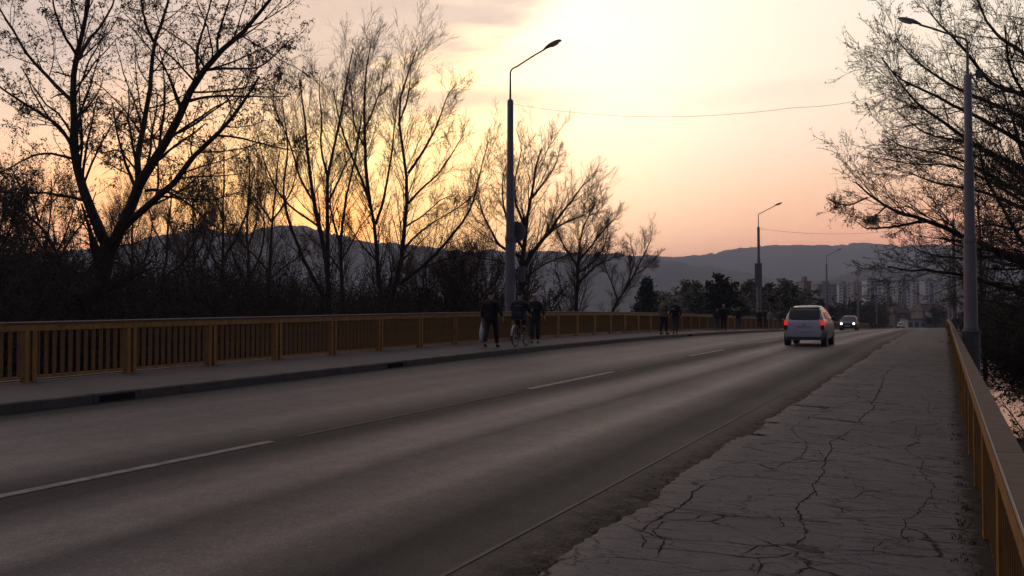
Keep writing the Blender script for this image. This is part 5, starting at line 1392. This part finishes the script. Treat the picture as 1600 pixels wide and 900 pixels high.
for yc in (-.52, .53):
    mb = MB(); mb.add(*ring(.325, .020, 32, yc, .345)); w = mb.build('wheel', M['tyre'], bike, True)
    mb = MB(); mb.add(*ring(.300, .008, 32, yc, .345)); mb.build('rim', M['steel'], w, True)
    mb = MB()
    for i in range(18):
        a = 2*math.pi*i/18; mb.tube([(0, yc, .345), (0, yc+.298*math.cos(a), .345+.298*math.sin(a))], .0018, 4)
    mb.lathe([(.02,-.04),(.02,.04)], 10, Matrix.Translation((0, yc, .345)) @ Matrix.Rotation(math.pi/2, 4, 'Y')); mb.build('spokes', M['steel'], w)
mb = MB()
st_, hd, bb, ra, fa = (0,-.16,.84), (0,.36,.86), (0,-.05,.30), (0,-.52,.345), (0,.53,.345)
for a, b, r in ((st_, bb, .016), (st_, hd, .014), (bb, (0,.38,.76), .018), ((0,-.15,.78), ra, .010), (bb, ra, .011), (hd, (0,.39,.70), .018), ((0,.39,.70), fa, .013), ((0,.35,.90), (0,.33,1.0), .012)): mb.tube([a, b], r, 8)
mb.build('frame', M['frame'], bike, True)
MB().tube([(-.28,.20,1.02),(-.20,.32,1.04),(0,.34,1.0),(.20,.32,1.04),(.28,.20,1.02)], .012, 8).build('handlebar', M['steel'], bike, True)
mb = MB(); mb.lathe([(.02,0),(.085,.02),(.07,.06),(.02,.07)], 12, Matrix.Translation((0,-.20,.90)) @ Matrix.Diagonal((.8,1.5,1,1))); mb.tube([(0,-.16,.84),(0,-.19,.91)], .012, 6); mb.build('saddle', M['saddle'], bike, True)
mb = MB()
for i in range(13):
    a0 = math.radians(20+i*12)
    for t_ in (0,): 
        a1 = a0+math.radians(12)
        P = [(x, -.52+.365*math.cos(a), .345+.365*math.sin(a)) for a in (a0, a1) for x in (-.03, .03)]+[(x, -.52+.358*math.cos(a), .345+.358*math.sin(a)) for a in (a0, a1) for x in (-.03, .03)]
        mb.add(P, [(0,1,3,2),(4,6,7,5),(0,4,5,1),(2,3,7,6),(0,2,6,4),(1,5,7,3)])
mb.build('mudguard', M['fender'], bike)
mb = MB().lathe([(.02,-.01),(.09,-.008),(.09,.008),(.02,.01)], 18, Matrix.Translation((.05,-.05,.30)) @ Matrix.Rotation(math.pi/2, 4, 'Y'))
mb.tube([(.07,-.05,.30),(.09,.02,.45)], .009, 6); mb.tube([(-.07,-.05,.30),(-.09,-.12,.15)], .009, 6); mb.box(.08,.17,-.02,.06,.44,.46); mb.box(-.17,-.08,-.16,-.08,.14,.16); mb.build('crank', M['steel'], bike)
person('cyclist in dark blue jacket riding the bicycle away along the pavement', bx, bs-.20, .05, 1.78, (.022,.024,.036), (.018,.016,.018), (.02,.015,.012), z=bz+.02, ride=True, lean=.14, bulk=1.2,
   arms=[((.30,.20,1.20), (.27,.38,1.03)), ((-.30,.20,1.20), (-.27,.38,1.03))])
# pair
person('man in brown-grey jacket and dark trousers, left one of the standing pair', -12.9, 49.2, -.5, 1.84, (.13,.105,.095), (.014,.013,.013), (.015,.012,.01), stride=.08, bulk=1.12, arms=[((.27,.10,1.16), (.30,.26,1.20)), ((-.25,-.02,1.15), (-.26,.08,.92))])
person('person in black jacket and grey-green trousers, right one of the standing pair', -12.55, 50.2, .35, 1.76, (.013,.012,.013), (.055,.060,.050), (.015,.012,.01), stride=.12)
person('small person in black top and blue-grey jeans left of the stout black figure', -13.55, 65.2, .2, 1.50, (.015,.015,.017), (.06,.065,.08), (.16,.13,.10), stride=.10)
person('stout figure all in black with pale hair, hands on hips', -13.2, 65.6, .1, 1.74, (.010,.010,.011), (.012,.012,.013), (.45,.43,.40), stride=.10, bulk=1.35, coat=.1, arms=[((.40,-.02,1.14), (.22,.06,1.00)), ((-.38,-.02,1.14), (-.22,.06,1.00))])
person('walker in black jacket and grey trousers nearest left of the second lamp', -12.9, 69.0, math.pi, 1.64, (.012,.012,.013), (.075,.07,.075), (.02,.015,.012), stride=.16, arms=[((.28,.04,1.14), (.34,.14,.95)), ((-.28,.0,1.14), (-.33,.05,.92))])
person('dark figure at the foot of the second left lamp', -13.7, 82.5, 0.0, 1.70, (.016,.015,.016), (.02,.02,.022), (.02,.015,.012), stride=.12)
person('black-clad figure between the dark one and the pale coat near the second left lamp', -13.5, 84.5, .1, 1.76, blk, (.013,.013,.014), (.02,.015,.012), stride=.14)
person('figure in pale grey clothes left of the silver car', -13.1, 84.0, math.pi, 1.68, (.20,.19,.18), (.16,.15,.14), (.03,.025,.02), stride=.12, coat=.05)
person('figure in dark grey just left of the silver car, right behind the pale one', -12.8, 87.0, 0.0, 1.66, (.05,.047,.047), (.10,.095,.09), (.03,.025,.02), stride=.12)

# ---------------------------------------------------------------- evening haze
hz = bpy.data.materials.new('evening_haze'); hz.use_nodes = True; hz.node_tree.nodes.clear(); t = NT(hz.node_tree)
pv = t.n('ShaderNodeVolumePrincipled'); pv.inputs['Color'].default_value = (.62,.74,1.0,1); pv.inputs['Density'].default_value = .00025; pv.inputs['Anisotropy'].default_value = .25
ho = t.n('ShaderNodeOutputMaterial'); t.put(ho.inputs['Volume'], pv.outputs[0])
MB().box(-8500, 8500, -8500, 8500, -7.0, 360).build('haze', hz, kind='stuff')
